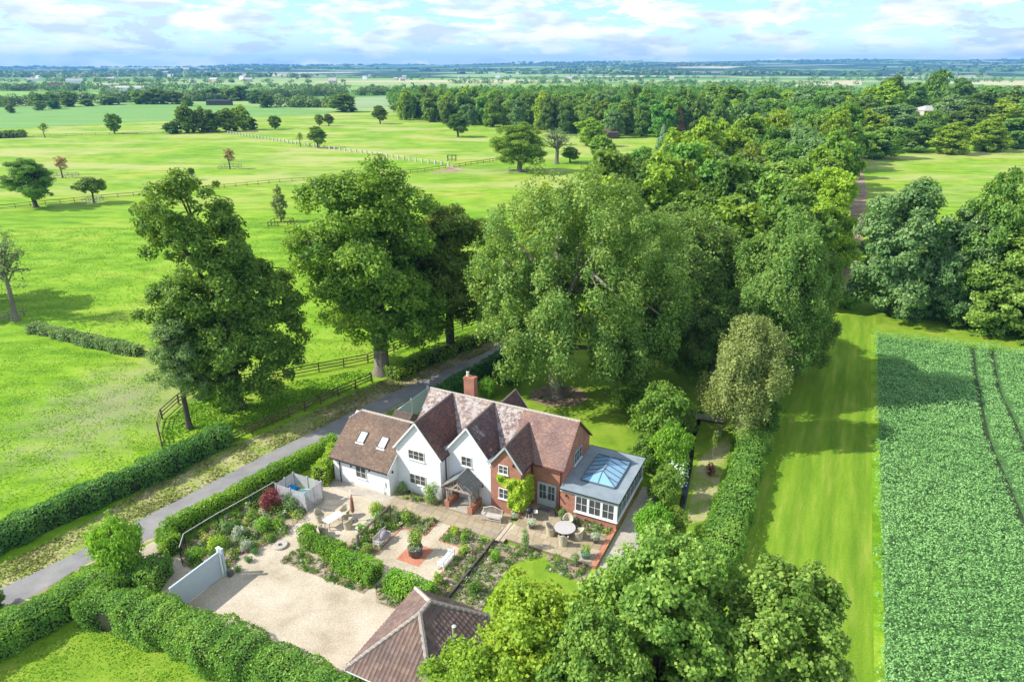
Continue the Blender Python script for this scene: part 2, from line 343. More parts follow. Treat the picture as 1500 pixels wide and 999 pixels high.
def hedge_mesh(name, path, width, height, leaf, dens, mat, seed, rough=0.25, core=None, top_round=0.5, closed=False, hvar=0.1):
    """leafy strip following a path (world xy, z=0)"""
    rng = np.random.default_rng(seed); pts = [np.array(p[:2], float) for p in path]
    seg = [np.linalg.norm(pts[i+1]-pts[i]) for i in range(len(pts)-1)]; tot = sum(seg); cum = np.concatenate([[0], np.cumsum(seg)])
    per = 2*height + width; n = int(tot*per*dens)
    s = rng.uniform(0, tot, n); k = np.clip(np.searchsorted(cum, s, side='right')-1, 0, len(seg)-1)
    A = np.array(pts); f = (s-cum[k])/np.array(seg)[k]
    base = A[k]*(1-f[:, None]) + A[k+1]*f[:, None]; d = unit(A[k+1]-A[k]); nrm = np.stack([-d[:, 1], d[:, 0]], 1)
    ph = rng.uniform(0, 6.28, 6)
    wob = 1 + rough*(0.4*np.sin(s*1.1+ph[0])+0.3*np.sin(s*2.7+ph[1])+0.3*np.sin(s*0.37+ph[2]))
    hw = 1 + hvar*(0.5*np.sin(s*0.8+ph[3])+0.3*np.sin(s*2.1+ph[4])+0.35*np.sin(s*4.7+ph[2]))
    q = rng.uniform(0, per, n)
    side = np.where(q < height, -1, np.where(q > height+width, 1, 0))
    lat = np.where(side == 0, (q-height)/width*2-1, side); zz = np.where(side == -1, q/height, np.where(side == 1, (per-q)/height, 1.0))
    # round the shoulder
    rr = top_round; latn = lat*np.where(zz > 1-rr*0.5, np.sqrt(np.clip(1-((zz-(1-rr*0.5))/(rr*0.5+1e-6))**2*0.45, 0, 1)), 1)
    zn = zz*np.where(side == 0, 1-0.22*rr*np.abs(lat)**2.5, 1)
    off = rng.normal(size=n)*leaf*0.45
    bumpy = rough*0.5*(np.sin(base[:, 0]*3.1+zn*5+ph[5])*np.sin(base[:, 1]*2.7+ph[1]))
    L = latn*(width/2)*wob*(1+bumpy*0.5) + off*np.where(side != 0, 1, .3)
    Z = zn*height*hw + off*(side == 0)*0.8 + bumpy*0.3*(side == 0)
    P = np.stack([base[:, 0]+nrm[:, 0]*L, base[:, 1]+nrm[:, 1]*L, np.maximum(0.03, Z)], 1)
    on = np.stack([nrm[:, 0]*side, nrm[:, 1]*side, (side == 0)*1.0+0.25], 1)
    # end caps
    ne = int(width*height*dens)
    for e, sg in ((0, -1), (-1, 1)):
        dd = unit((pts[1]-pts[0]) if e == 0 else (pts[-1]-pts[-2])); nn = np.array([-dd[1], dd[0]]); o = pts[e]
        la = rng.uniform(-1, 1, ne)*width/2; z2 = rng.uniform(0, 1, ne)*height; of = rng.normal(size=ne)*leaf*.5
        P = np.vstack([P, np.stack([o[0]+nn[0]*la+dd[0]*of, o[1]+nn[1]*la+dd[1]*of, z2], 1)])
        on = np.vstack([on, np.tile([dd[0]*sg, dd[1]*sg, 0.2], (ne, 1))])
    Nn = unit(unit(on) + rng.normal(size=P.shape)*0.5)
    cl = (np.sin(P[:, 0]*1.7+ph[0])*np.sin(P[:, 1]*1.9+ph[1])+np.sin(P[:, 0]*.6+ph[3])*np.sin(P[:, 1]*.5+ph[4]))*0.35+0.5
    tint = np.clip(0.50*cl+0.55*rng.random(len(P))**1.5, 0, 1)
    V, F = leaf_mesh_arrays(P, Nn, leaf, rng, 0.62)
    # dark twiggy core (sections)
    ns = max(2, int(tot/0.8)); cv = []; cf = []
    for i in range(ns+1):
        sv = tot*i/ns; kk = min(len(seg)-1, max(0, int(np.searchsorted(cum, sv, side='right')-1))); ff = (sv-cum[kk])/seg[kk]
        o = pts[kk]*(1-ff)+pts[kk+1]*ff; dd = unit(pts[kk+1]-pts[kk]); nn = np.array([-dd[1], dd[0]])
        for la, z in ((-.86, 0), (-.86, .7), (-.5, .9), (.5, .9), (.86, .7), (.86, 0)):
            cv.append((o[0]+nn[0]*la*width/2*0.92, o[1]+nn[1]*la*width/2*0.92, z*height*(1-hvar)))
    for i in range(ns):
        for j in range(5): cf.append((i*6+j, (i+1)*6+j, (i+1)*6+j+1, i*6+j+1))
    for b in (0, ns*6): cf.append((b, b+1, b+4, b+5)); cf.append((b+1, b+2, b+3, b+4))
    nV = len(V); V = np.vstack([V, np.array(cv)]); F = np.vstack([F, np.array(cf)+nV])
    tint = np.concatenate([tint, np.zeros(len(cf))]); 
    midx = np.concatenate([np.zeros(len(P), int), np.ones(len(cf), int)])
    return np_mesh(name, V, F, [M[mat], M['twig']], tint, midx)
def hedge(name, path, width, height, leaf, dens, mat, seed, label, cat='hedge', group=None, **kw):
    me = hedge_mesh(name, path, width, height, leaf, dens, mat, seed, **kw)
    o = link_mesh(name, me)
    # move the origin to the foot of the hedge
    x, y = path[0][0], path[0][1]; me.transform(Matrix.Translation((-x, -y, 0))); o.location = (x, y, 0)
    return tag(o, label, cat, group)
def shrub_mesh(seed, r, h, leaf, n, mat, flowers=0, fmat='flower', lump=0.35, open_=False):
    rng = np.random.default_rng(seed); n_c = 9
    C = unit(rng.normal(size=(n_c, 3)))*np.array([r*0.5, r*0.5, h*0.28]) + np.array([0, 0, h*0.5])
    idx = rng.integers(0, n_c, n); d = unit(rng.normal(size=(n, 3))+np.array([0, 0, .3]))
    P = C[idx] + d*np.array([r, r, h*0.9])*0.5*rng.uniform(0.6 if not open_ else 0.2, 1.1, (n, 1)); P[:, 2] = np.clip(P[:, 2], 0.02, None)
    Nn = unit(d+rng.normal(size=(n, 3))*0.5+np.array([0, 0, .3])); tint = np.clip(.3*(idx/n_c)+0.7*rng.random(n)**1.2, 0, 1)
    V, F = leaf_mesh_arrays(P, Nn, leaf, rng, 0.6); mi = np.zeros(n, int)
    if flowers:
        k = rng.choice(n, flowers, replace=False); mi2 = np.ones(flowers, int); P2 = P[k]+d[k]*leaf*0.5
        V2, F2 = leaf_mesh_arrays(P2, unit(d[k]+np.array([0, 0, .8])), leaf*1.0, rng, 0.9)
        F = np.vstack([F, F2+len(V)]); V = np.vstack([V, V2]); tint = np.concatenate([tint, np.ones(flowers)]); mi = np.concatenate([mi, mi2])
    return np_mesh('shrub', V, F, [M[mat], M[fmat]], tint, mi)
def shrub(name, loc, seed, r, h, leaf, n, mat, label, cat='shrub', group=None, **kw):
    return tag(link_mesh(name, shrub_mesh(seed, r, h, leaf, n, mat, **kw), None, loc), label, cat, group)
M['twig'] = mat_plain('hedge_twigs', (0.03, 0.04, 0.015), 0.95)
def sheet(name, pts, mat, z=0.0, kind='structure', thick=0.0):
    """flat patch with its own outline; thick>0 gives it an edge going down"""
    c = np.mean([p[:2] for p in pts], axis=0); mb = MB(); n = len(pts)
    top = [(p[0]-c[0], p[1]-c[1], 0) for p in pts]
    mb.add(top, [tuple(range(n))])
    if thick:
        mb.add(top+[(x, y, -thick) for x, y, _ in top], [(i, n+i, n+(i+1) % n, (i+1) % n) for i in range(n)])
    me = mb.mesh(name, mat)
    if me.polygons[0].normal.z < 0: me.flip_normals()
    o = link_mesh(name, me, None, (c[0], c[1], z)); 
    if kind: o['kind'] = kind
    return o
def smooth_path(pts, n=6):
    out = []; P = [Vector((p[0], p[1], 0)) for p in pts]
    for i in range(len(P)-1):
        p0, p1, p2, p3 = P[max(i-1, 0)], P[i], P[i+1], P[min(i+2, len(P)-1)]
        for k in range(n):
            t = k/n; out.append(0.5*((2*p1)+(p2-p0)*t+(2*p0-5*p1+4*p2-p3)*t*t+(3*p1-p0-3*p2+p3)*t**3))
    out.append(P[-1]); return [(p.x, p.y) for p in out]
def px(*l): return [G(x, y)[:2] for x, y in l]
# fences -----------------------------------------------------------
def fence(name, pts, label, mat, h=1.15, rails=3, bay=2.4, pw=0.12, rw=0.04, rh=0.11, cat='fence', group=None, z=0.0, rail_mat=None):
    P = [Vector((p[0], p[1], z)) for p in pts]; e = empty(name, P[0], 0, label, cat, group); o = P[0]
    pm = MB(); pm.box((0, 0, h/2), (pw, pw, h)); pm.add([(-pw/2, -pw/2, h), (pw/2, -pw/2, h), (pw/2, pw/2, h), (-pw/2, pw/2, h), (0, 0, h+0.03)], [(0, 1, 4), (1, 2, 4), (2, 3, 4), (3, 0, 4)]); pm = pm.mesh('post', mat)
    rm = MB(); rm.box((0.5, 0, 0), (1, rw, rh)); rm = rm.mesh('rail', rail_mat or mat); first = True
    rnd = random.Random(len(label))
    for i in range(len(P)-1):
        d = P[i+1]-P[i]; L = d.length; nb = max(1, round(L/bay)); a = math.atan2(d.y, d.x)
        for k in range(nb+(1 if i == len(P)-2 else 0)):
            p = P[i]+d*(k/nb); q = link_mesh('post', pm, e, p-o, a); q.rotation_euler = (rnd.uniform(-.03, .03), rnd.uniform(-.03, .03), a)
            if k < nb:
                for r in range(rails):
                    zz = h*(0.28+0.64*r/max(1, rails-1)) if rails > 1 else h*0.9
                    off = Vector((-math.sin(a), math.cos(a), 0))*(pw/2+rw/2+0.002)
                    b = link_mesh('rail', rm, e, p-o+off+Vector((0, 0, zz)), a); b.scale = (L/nb, 1, 1)
                    b.rotation_euler = (0, rnd.uniform(-.008, .008), a)
    return e
# ------------------------------------------------------------------ ground materials
def meadow_mat():
    m, nd, lk, b = newmat('meadow_grass')
    v = pos_node(nd, lk, (1, 1, 1), False); vs_ = pos_node(nd, lk, (0.35, 1, 1), False, (0, 0, 0.12))
    nA = noise(nd, lk, v, 0.035, 4, 0.6); nB = noise(nd, lk, vs_, 0.35, 6, 0.65); nC = noise(nd, lk, v, 3.0, 4, 0.75)
    rA = ramp(nd, [(0.30, (0.125, 0.275, 0.010)), (0.50, (0.188, 0.340, 0.014)), (0.66, (0.268, 0.355, 0.035))]); lk.new(nA.outputs[0], rA.inputs[0])
    rB = ramp(nd, [(0.38, (0.66, 0.74, 0.66)), (0.50, (1, 1, 1)), (0.62, (1.30, 1.12, 2.2))]); lk.new(nB.outputs[0], rB.inputs[0])
    rC = ramp(nd, [(0.3, (0.74, 0.76, 0.7)), (0.62, (1.16, 1.14, 1.1))]); lk.new(nC.outputs[0], rC.inputs[0])
    c = mixc(nd, lk, 1.0, rA.outputs[0], rB.outputs[0], 'MULTIPLY'); c = mixc(nd, lk, 1.0, c, rC.outputs[0], 'MULTIPLY')
    # seed-headed straw patches in the further paddocks
    sp = nd.new('ShaderNodeSeparateXYZ'); g = nd.new('ShaderNodeNewGeometry'); lk.new(g.outputs['Position'], sp.inputs[0])
    mr = nd.new('ShaderNodeMapRange'); mr.inputs['From Min'].default_value = 165; mr.inputs['From Max'].default_value = 215; lk.new(sp.outputs[1], mr.inputs[0])
    v2 = pos_node(nd, lk, (0.4, 1, 1), False); nD = noise(nd, lk, v2, 0.045, 7, 0.65); rD = ramp(nd, [(0.47, (0, 0, 0)), (0.60, (1, 1, 1))]); lk.new(nD.outputs[0], rD.inputs[0])
    mu = nd.new('ShaderNodeMath'); mu.operation = 'MULTIPLY'; lk.new(mr.outputs[0], mu.inputs[0]); lk.new(rD.outputs[0], mu.inputs[1])
    mu2 = nd.new('ShaderNodeMath'); mu2.operation = 'MULTIPLY'; mu2.inputs[1].default_value = 0.75; lk.new(mu.outputs[0], mu2.inputs[0])
    c = mixc(nd, lk, mu2.outputs[0], c, (0.40, 0.40, 0.14))
    # bare, trampled patch in the near paddock
    cx_, cy_, _ = G(168, 592); sb = nd.new('ShaderNodeVectorMath'); sb.operation = 'SUBTRACT'; sb.inputs[1].default_value = (cx_, cy_, 0); lk.new(g.outputs['Position'], sb.inputs[0])
    ms_ = nd.new('ShaderNodeMapping'); ms_.inputs['Scale'].default_value = (.105, .066, 1); lk.new(sb.outputs[0], ms_.inputs[0]); ln = nd.new('ShaderNodeVectorMath'); ln.operation = 'LENGTH'; lk.new(ms_.outputs[0], ln.inputs[0])
    nE = noise(nd, lk, v, 0.45, 9, 0.75); ad_ = nd.new('ShaderNodeMath'); ad_.operation = 'MULTIPLY_ADD'; ad_.inputs[1].default_value = 2.6; lk.new(nE.outputs[0], ad_.inputs[0]); lk.new(ln.outputs['Value'], ad_.inputs[2])
    rE = ramp(nd, [(0.0, (1, 1, 1)), (1.0, (0, 0, 0))]); me_ = nd.new('ShaderNodeMapRange'); me_.inputs['From Min'].default_value = 1.35; me_.inputs['From Max'].default_value = 2.35; lk.new(ad_.outputs[0], me_.inputs[0]); lk.new(me_.outputs[0], rE.inputs[0])
    mE = nd.new('ShaderNodeMath'); mE.operation = 'MULTIPLY'; mE.inputs[1].default_value = .75; lk.new(rE.outputs[0], mE.inputs[0]); c = mixc(nd, lk, mE.outputs[0], c, (0.26, 0.25, 0.15))
    # patchwork of fields further out
    v3 = pos_node(nd, lk, (0.6, 1.6, 1), False, (0, 0, 0.2)); vo = nd.new('ShaderNodeTexVoronoi'); vo.inputs['Scale'].default_value = 0.0021; vo.inputs['Randomness'].default_value = 0.85; lk.new(v3.outputs[0], vo.inputs['Vector'])
    s2 = nd.new('ShaderNodeSeparateXYZ'); lk.new(vo.outputs['Color'], s2.inputs[0])
    rF = ramp(nd, [(0.0, (0.13, 0.28, 0.05)), (0.22, (0.22, 0.34, 0.08)), (0.42, (0.30, 0.37, 0.14)), (0.60, (0.15, 0.27, 0.06)), (0.72, (0.48, 0.44, 0.24)), (0.86, (0.26, 0.36, 0.11))], 'CONSTANT'); lk.new(s2.outputs[0], rF.inputs[0])
    m2 = nd.new('ShaderNodeMapRange'); m2.inputs['From Min'].default_value = 560; m2.inputs['From Max'].default_value = 600; lk.new(sp.outputs[1], m2.inputs[0])
    c = mixc(nd, lk, m2.outputs[0], c, rF.outputs[0])
    lk.new(c, b.inputs['Base Color']); b.inputs['Roughness'].default_value = 0.9; b.inputs['Specular IOR Level'].default_value = 0.15
    bump(nd, lk, b, nC.outputs[0], 0.6, 0.12)
    return m
M['meadow'] = meadow_mat()
M['lawn'] = mat_noise('lawn_grass', [(0.3, (0.120, 0.220, 0.016)), (0.5, (0.180, 0.290, 0.022)), (0.7, (0.250, 0.320, 0.040))], 0.45, 6, 0.9, 0.4, 0.04, 14, fine=(7, 0.16), spec=0.12)
def striped_lawn():
    m, nd, lk, b = newmat('mown_grass')
    v = pos_node(nd, lk, (1, 1, 1), False, (0, 0, R(-64)))   # local x runs along the strip
    s = nd.new('ShaderNodeSeparateXYZ'); lk.new(v.outputs[0], s.inputs[0])
    sn = nd.new('ShaderNodeMath'); sn.operation = 'MULTIPLY'; sn.inputs[1].default_value = 2.9; lk.new(s.outputs[1], sn.inputs[0])
    si = nd.new('ShaderNodeMath'); si.operation = 'SINE'; lk.new(sn.outputs[0], si.inputs[0])
    r = ramp(nd, [(0.35, (0.90, 0.92, 0.92)), (0.65, (1.07, 1.05, 1.06))]); mr = nd.new('ShaderNodeMapRange'); mr.inputs['From Min'].default_value = -1; lk.new(si.outputs[0], mr.inputs[0]); lk.new(mr.outputs[0], r.inputs[0])
    vv = pos_node(nd, lk, (1, 1, 1), False); vl = nd.new('ShaderNodeMapping'); vl.inputs['Scale'].default_value = (0.12, 1, 1); lk.new(v.outputs[0], vl.inputs[0])
    n = noise(nd, lk, vl, 1.1, 6, 0.65); nf = noise(nd, lk, vv, 8, 4, 0.75)
    rr = ramp(nd, [(0.35, (0.115, 0.225, 0.013)), (0.52, (0.160, 0.270, 0.018)), (0.68, (0.240, 0.310, 0.042))]); lk.new(n.outputs[0], rr.inputs[0])
    rf = ramp(nd, [(0.3, (0.78,)*3), (0.7, (1.2,)*3)]); lk.new(nf.outputs[0], rf.inputs[0])
    c = mixc(nd, lk, 1.0, rr.outputs[0], r.outputs[0], 'MULTIPLY'); c = mixc(nd, lk, 1.0, c, rf.outputs[0], 'MULTIPLY')
    lk.new(c, b.inputs['Base Color']); b.inputs['Roughness'].default_value = 0.9; b.inputs['Specular IOR Level'].default_value = 0.12
    bump(nd, lk, b, nf.outputs[0], 0.5, 0.05); return m
M['mown'] = striped_lawn()
M['verge'] = mat_noise('verge_grass', [(0.30, (0.17, 0.26, 0.04)), (0.46, (0.25, 0.30, 0.07)), (0.56, (0.34, 0.33, 0.14)), (0.70, (0.42, 0.37, 0.22))], 0.55, 7, 0.95, 0.5, 0.06, 9, fine=(6, 0.25), stretch=(1, 1, 1))
M['dry'] = mat_noise('dry_ground', [(0.35, (0.18, 0.19, 0.06)), (0.48, (0.33, 0.27, 0.17)), (0.65, (0.48, 0.39, 0.27))], 0.5, 7, 0.95, 0.5, 0.05, 8, fine=(5, 0.2))
M['asphalt'] = mat_noise('asphalt', [(0.35, (0.20, 0.196, 0.192)), (0.6, (0.26, 0.252, 0.24)), (0.75, (0.31, 0.29, 0.265))], 0.6, 7, 0.9, 0.3, 0.01, 40, fine=(22, 0.12), spec=0.2)
M['gravel'] = mat_noise('pale_gravel', [(0.34, (0.37, 0.31, 0.22)), (0.5, (0.47, 0.405, 0.30)), (0.66, (0.53, 0.46, 0.355))], 0.4, 6, 0.95, 0.9, 0.03, 16, fine=(10, 0.26))
M['path_gravel'] = mat_noise('grey_gravel', [(0.3, (0.33, 0.30, 0.24)), (0.7, (0.47, 0.43, 0.36))], 0.9, 6, 0.95, 0.8, 0.02, 16, fine=(11, 0.2))
M['soil'] = mat_noise('soil_mulch', [(0.35, (0.20, 0.15, 0.105)), (0.55, (0.34, 0.27, 0.20)), (0.7, (0.46, 0.39, 0.31))], 1.6, 7, 0.95, 0.8, 0.04, 12, fine=(9, 0.25))
M['tubesoil'] = mat_noise('bark_chips', [(0.35, (0.16, 0.10, 0.06)), (0.6, (0.36, 0.25, 0.17))], 3.0, 7, 0.95, 0.8, 0.04, 12, fine=(9, 0.3))
M['track'] = mat_noise('dirt_track', [(0.35, (0.17, 0.15, 0.07)), (0.5, (0.29, 0.21, 0.13)), (0.65, (0.42, 0.32, 0.21))], 0.25, 6, 0.95, 0.4, 0.05, 3, fine=(2, 0.2))
M['worn'] = mat_noise('worn_grass', [(0.38, (0.16, 0.30, 0.03)), (0.50, (0.21, 0.28, 0.08)), (0.62, (0.28, 0.27, 0.16)), (0.74, (0.34, 0.28, 0.21))], 0.33, 8, 0.95, 0.5, 0.08, 6, fine=(3.2, 0.28), rg=0.7)
def cropfield_mat(name, a, b2, c):
    return mat_noise(name, [(0.35, a), (0.55, b2), (0.7, c)], 0.05, 6, 0.9, 0.3, 0.3, 0.8, fine=(0.9, 0.12), stretch=(0.35, 1, 1))
M['fcrop'] = cropfield_mat('far_crop', (0.125, 0.270, 0.055), (0.155, 0.305, 0.065), (0.190, 0.330, 0.080))
M['fpale'] = cropfield_mat('pale_crop', (0.20, 0.29, 0.12), (0.25, 0.34, 0.15), (0.30, 0.37, 0.18))
M['fstraw'] = cropfield_mat('straw_field', (0.42, 0.37, 0.18), (0.50, 0.45, 0.25), (0.55, 0.50, 0.32))
M['fgreen'] = cropfield_mat('green_field', (0.17, 0.33, 0.05), (0.20, 0.37, 0.06), (0.26, 0.40, 0.09))
# ------------------------------------------------------------------ ground sheets
XW = 9000
mb = MB()
gx = [-XW, -3000, -900, -300, -100, 0, 100, 300, 900, 3000, XW]; gy = [-200, 0, 60, 120, 300, 700, 1500, 2400]
for y in gy:
    for x in gx: mb.v.append((x, y, 0))
for j in range(len(gy)-1):
    for i in range(len(gx)-1):
        a = j*len(gx)+i; mb.f.append((a, a+1, a+1+len(gx), a+len(gx))); mb.m.append(0)
tag(mb.build('ground', M['meadow']), kind='structure')
# far country rising to low hills
def far_h(x, y):
    t = min(1.0, max(0.0, (y-2400)/6800.0)); sk = t*t*(3-2*t)
    ridge = 30 + 105*max(0, min(1, (x+6700)/13400.0))**1.3 + 10*math.sin(x/1300.0+0.7) + 7*math.sin(x/520.0) + 4*math.sin(x/230.0+2)
    mid = 9*math.sin(x/700.0+y/900.0)*math.sin(y/650.0+x/1900.0)*min(1, t*3)
    return ridge*sk + mid*(0.3+t) + 1.5*math.sin(x/150.0)*t
mb = MB(); mb.smooth = True
NX, NY = 150, 60
for j in range(NY+1):
    y = 2400 + (9900-2400)*(j/NY)
    for i in range(NX+1):
        x = -XW + 2*XW*i/NX; z = far_h(x, y) if j > 0 else 0.0
        if y > 9200: z *= 1-(y-9200)/1200.0
        mb.v.append((x, y, z))
for j in range(NY):
    for i in range(NX):
        a = j*(NX+1)+i; mb.f.append((a, a+1, a+NX+2, a+NX+1)); mb.m.append(0)
def hills_mat():
    m, nd, lk, b = newmat('far_country')
    v = pos_node(nd, lk, (0.7, 1, 1), False, (0, 0, 0.3))
    vo = nd.new('ShaderNodeTexVoronoi'); vo.inputs['Scale'].default_value = 0.0023; lk.new(v.outputs[0], vo.inputs['Vector'])
    s2 = nd.new('ShaderNodeSeparateXYZ'); lk.new(vo.outputs['Color'], s2.inputs[0])
    rF = ramp(nd, [(0.0, (0.035, 0.085, 0.03)), (0.30, (0.16, 0.29, 0.08)), (0.48, (0.26, 0.36, 0.13)), (0.6, (0.045, 0.10, 0.035)), (0.70, (0.50, 0.46, 0.28)), (0.84, (0.25, 0.37, 0.12))], 'CONSTANT'); lk.new(s2.outputs[0], rF.inputs[0])
    n = noise(nd, lk, v, 0.0016, 8, 0.65); rn = ramp(nd, [(0.50, (0, 0, 0)), (0.53, (1, 1, 1))]); lk.new(n.outputs[0], rn.inputs[0])
    n3 = noise(nd, lk, v, 0.03, 3, 0.6); r3 = ramp(nd, [(0.35, (0.022, 0.055, 0.02)), (0.65, (0.055, 0.11, 0.035))]); lk.new(n3.outputs[0], r3.inputs[0])
    c = mixc(nd, lk, rn.outputs[0], rF.outputs[0], r3.outputs[0]); lk.new(c, b.inputs['Base Color']); b.inputs['Roughness'].default_value = 0.95; b.inputs['Specular IOR Level'].default_value = 0.1
    return m
tag(mb.build('hills', hills_mat()), kind='structure')
# fields seen as sheets of their own
sheet('crop_field', px((-300, 166), (-80, 161), (190, 152), (300, 151.5), (420, 158), (492, 163), (480, 167), (370, 171.5), (232, 178), (0, 189), (-300, 199)), M['fcrop'], 0.06)
sheet('pale_field', px((392, 148.5), (480, 144), (628, 140.5), (618, 150), (600, 156), (530, 158.5), (395, 155.5)), M['fpale'], 0.07)
sheet('straw_field', px((-100, 135), (0, 134), (48, 135.5), (36, 148), (0, 150), (-120, 151)), M['fgreen'], 0.07)
sheet('pale_field', px((100, 136), (205, 135), (300, 136), (195, 149), (90, 149.5)), M['fgreen'], 0.07)
sheet('pale_field', px((1150, 127.5), (1262, 126), (1264, 134), (1150, 135)), M['fcrop'], 0.08)
sheet('pale_field', px((1180, 135), (1264, 134), (1266, 152), (1185, 150)), M['fpale'], 0.09)
sheet('straw_field', px((1160, 122), (1262, 117.5), (1262, 125.5), (1150, 127)), M['fstraw'], 0.10)
sheet('straw_field', px((1450, 104.6), (1620, 102.8), (1620, 108.5), (1450, 109.5)), M['fstraw'], 8.6)
sheet('dirt_road', px((655, 245), (664, 243), (676, 248), (684, 250), (660, 252.5), (630, 255.5), (628, 254), (652, 249.5)), M['track'], 0.03)
# road, verges
road_up = [(20, 853), (129, 801), (197, 765), (300, 712), (397, 662), (470, 627), (540, 592), (620, 556), (700, 522), (745, 502), (790, 488), (850, 466)]
road_lo = [(12, 891), (132, 823), (217, 790), (265, 765), (400, 694), (490, 648), (560, 606), (625, 572), (720, 528), (765, 510), (810, 496), (866, 474)]
ru = [(-42, 28.5)]+px(*road_up); rl = [(-41.5, 26)]+px(*road_lo)
ru_s, rl_s = smooth_path(ru, 4), smooth_path(rl, 4)
vo_up = [(-43, 36)] + px((0, 826), (100, 778), (180, 735), (270, 688), (345, 652), (440, 612), (540, 566), (620, 534), (700, 502), (745, 484), (790, 474), (850, 455))
vu_s = smooth_path(vo_up, 4)
def strip(name, A, B, mat, z):
    mb = MB(); n = min(len(A), len(B)); c = A[0]
    for i in range(n): mb.v += [(A[i][0]-c[0], A[i][1]-c[1], 0), (B[i][0]-c[0], B[i][1]-c[1], 0)]
    for i in range(n-1): mb.f.append((2*i, 2*i+1, 2*i+3, 2*i+2)); mb.m.append(0)
    me = mb.mesh(name, mat)
    if me.polygons[0].normal.z < 0: me.flip_normals()
    return tag(link_mesh(name, me, None, (c[0], c[1], z)), kind='structure')
strip('verge', vu_s, ru_s, M['verge'], 0.008)
mid = [((a[0]*0.55+b[0]*0.45), (a[1]*0.55+b[1]*0.45)) for a, b in zip(vu_s, ru_s)]
strip('dry_edge', mid[25:], [(r[0]*1.0, r[1]*1.0) for r in ru_s[25:]], M['dry'], 0.014)
strip('road', ru_s, rl_s, M['asphalt'], 0.020)
strip('verge', [(b[0]+(b[0]-a[0])*0.13, b[1]+(b[1]-a[1])*0.13) for a, b in zip(ru_s, rl_s)], rl_s, M['dry'], 0.012)
# dirt track through the avenue
strip('dirt_road', px((1205, 432), (1216, 400), (1228, 368), (1238, 320), (1246, 280), (1248, 232), (1246, 226)), px((1236, 428), (1252, 392), (1263, 350), (1268, 310), (1270, 280), (1260, 232), (1256, 226)), M['track'], 0.02)
sheet('dirt_road', px((1185, 428), (1240, 420), (1262, 424), (1250, 432), (1190, 446)), M['dry'], 0.026)
# mown strip between hedge and crop
cropL = [(47.73, 84.72), (20.93, 29.33), (16.6, 20.5)]
sheet('lawn', [(16.6, 20.5), (20.93, 29.33), (47.73, 84.72), (64, 78.8), (95, 68), (100, 80), (66, 90), (52, 93), (44, 92), (34, 84), (18, 52), (8, 30), (4, 20)], M['mown'], 0.010)
sheet('lawn', px((1275, 482), (1300, 470), (1500, 492), (1560, 500), (1560, 506), (1500, 512), (1280, 489)), M['lawn'], 0.016)
# garden lawns
sheet('lawn', [Lw(*p)[:2] for p in ((-9, 8), (-6, 40), (10, 40), (24, 34), (26, 12), (24, -4), (19.5, -4), (19.6, 6), (18.7, 11), (13, 11), (3, 10.4), (-3, 9))], M['lawn'], 0.012)
lawn_bl = px((-40, 1080), (-40, 960), (0, 975), (40, 955), (130, 905), (200, 935), (330, 990), (420, 1080))
sheet('lawn', lawn_bl, M['lawn'], 0.012)
# gravel
gp = px((186, 815), (224, 793), (262, 812), (300, 826), (330, 845), (345, 815), (405, 770), (452, 742), (470, 700), (478, 655), (492, 640), (575, 724), (648, 742), (650, 800), (700, 860), (640, 980), (520, 990), (440, 1000), (290, 905), (250, 880))
sheet('gravel_drive', gp, M['gravel'], 0.016)
sheet('gravel_path', [Lw(*p)[:2] for p in ((18.35, -2.6), (20.2, -2.6), (20.4, 7.5), (20.1, 10.6), (18.4, 10.6))], M['path_gravel'], 0.020)
# second meadow right of the track
# dry path beside the stream
sheet('garden_path', px((1012, 728), (1016, 690), (1030, 665), (1050, 650), (1066, 640), (1072, 650), (1058, 690), (1048, 730), (1040, 760), (1005, 770)), M['verge'], 0.02)
# stream in a ditch
M['water'], nd, lk, b = newmat('dark_water'); b.inputs['Base Color'].default_value = (0.012, 0.016, 0.012, 1); b.inputs['Roughness'].default_value = 0.08; b.inputs['Specular IOR Level'].default_value = 0.5
strip('stream', px((1020, 598), (1010, 640), (1008, 670), (1000, 710), (993, 750)), px((1032, 602), (1019, 640), (1016, 670), (1010, 710), (1003, 750)), M['water'], 0.03)
# ------------------------------------------------------------------ house materials
def brick_mat(name, c1, c2, mortar, scale=1.0):
    m, nd, lk, b = newmat(name)
    tc = nd.new('ShaderNodeTexCoord'); s = nd.new('ShaderNodeSeparateXYZ'); lk.new(tc.outputs['Object'], s.inputs[0])
    ad = nd.new('ShaderNodeMath'); ad.operation = 'ADD'; lk.new(s.outputs[0], ad.inputs[0]); lk.new(s.outputs[1], ad.inputs[1])
    cbn = nd.new('ShaderNodeCombineXYZ'); lk.new(ad.outputs[0], cbn.inputs[0]); lk.new(s.outputs[2], cbn.inputs[1])
    br = nd.new('ShaderNodeTexBrick'); br.inputs['Scale'].default_value = 1.0/scale; br.inputs['Brick Width'].default_value = 0.225; br.inputs['Row Height'].default_value = 0.075; br.inputs['Mortar Size'].default_value = 0.008
    br.inputs['Color1'].default_value = (*c1, 1); br.inputs['Color2'].default_value = (*c2, 1); br.inputs['Mortar'].default_value = (*mortar, 1); br.inputs['Bias'].default_value = -0.1
    lk.new(cbn.outputs[0], br.inputs['Vector'])
    v = pos_node(nd, lk); n = noise(nd, lk, v, 1.3, 6, 0.65); r = ramp(nd, [(0.3, (0.74, 0.76, 0.8)), (0.55, (1, 1, 1)), (0.75, (1.2, 1.16, 1.1))]); lk.new(n.outputs[0], r.inputs[0])
    lk.new(mixc(nd, lk, 1.0, br.outputs[0], r.outputs[0], 'MULTIPLY'), b.inputs['Base Color']); b.inputs['Roughness'].default_value = 0.9
    bump(nd, lk, b, br.outputs['Fac'], -0.4, 0.01); return m
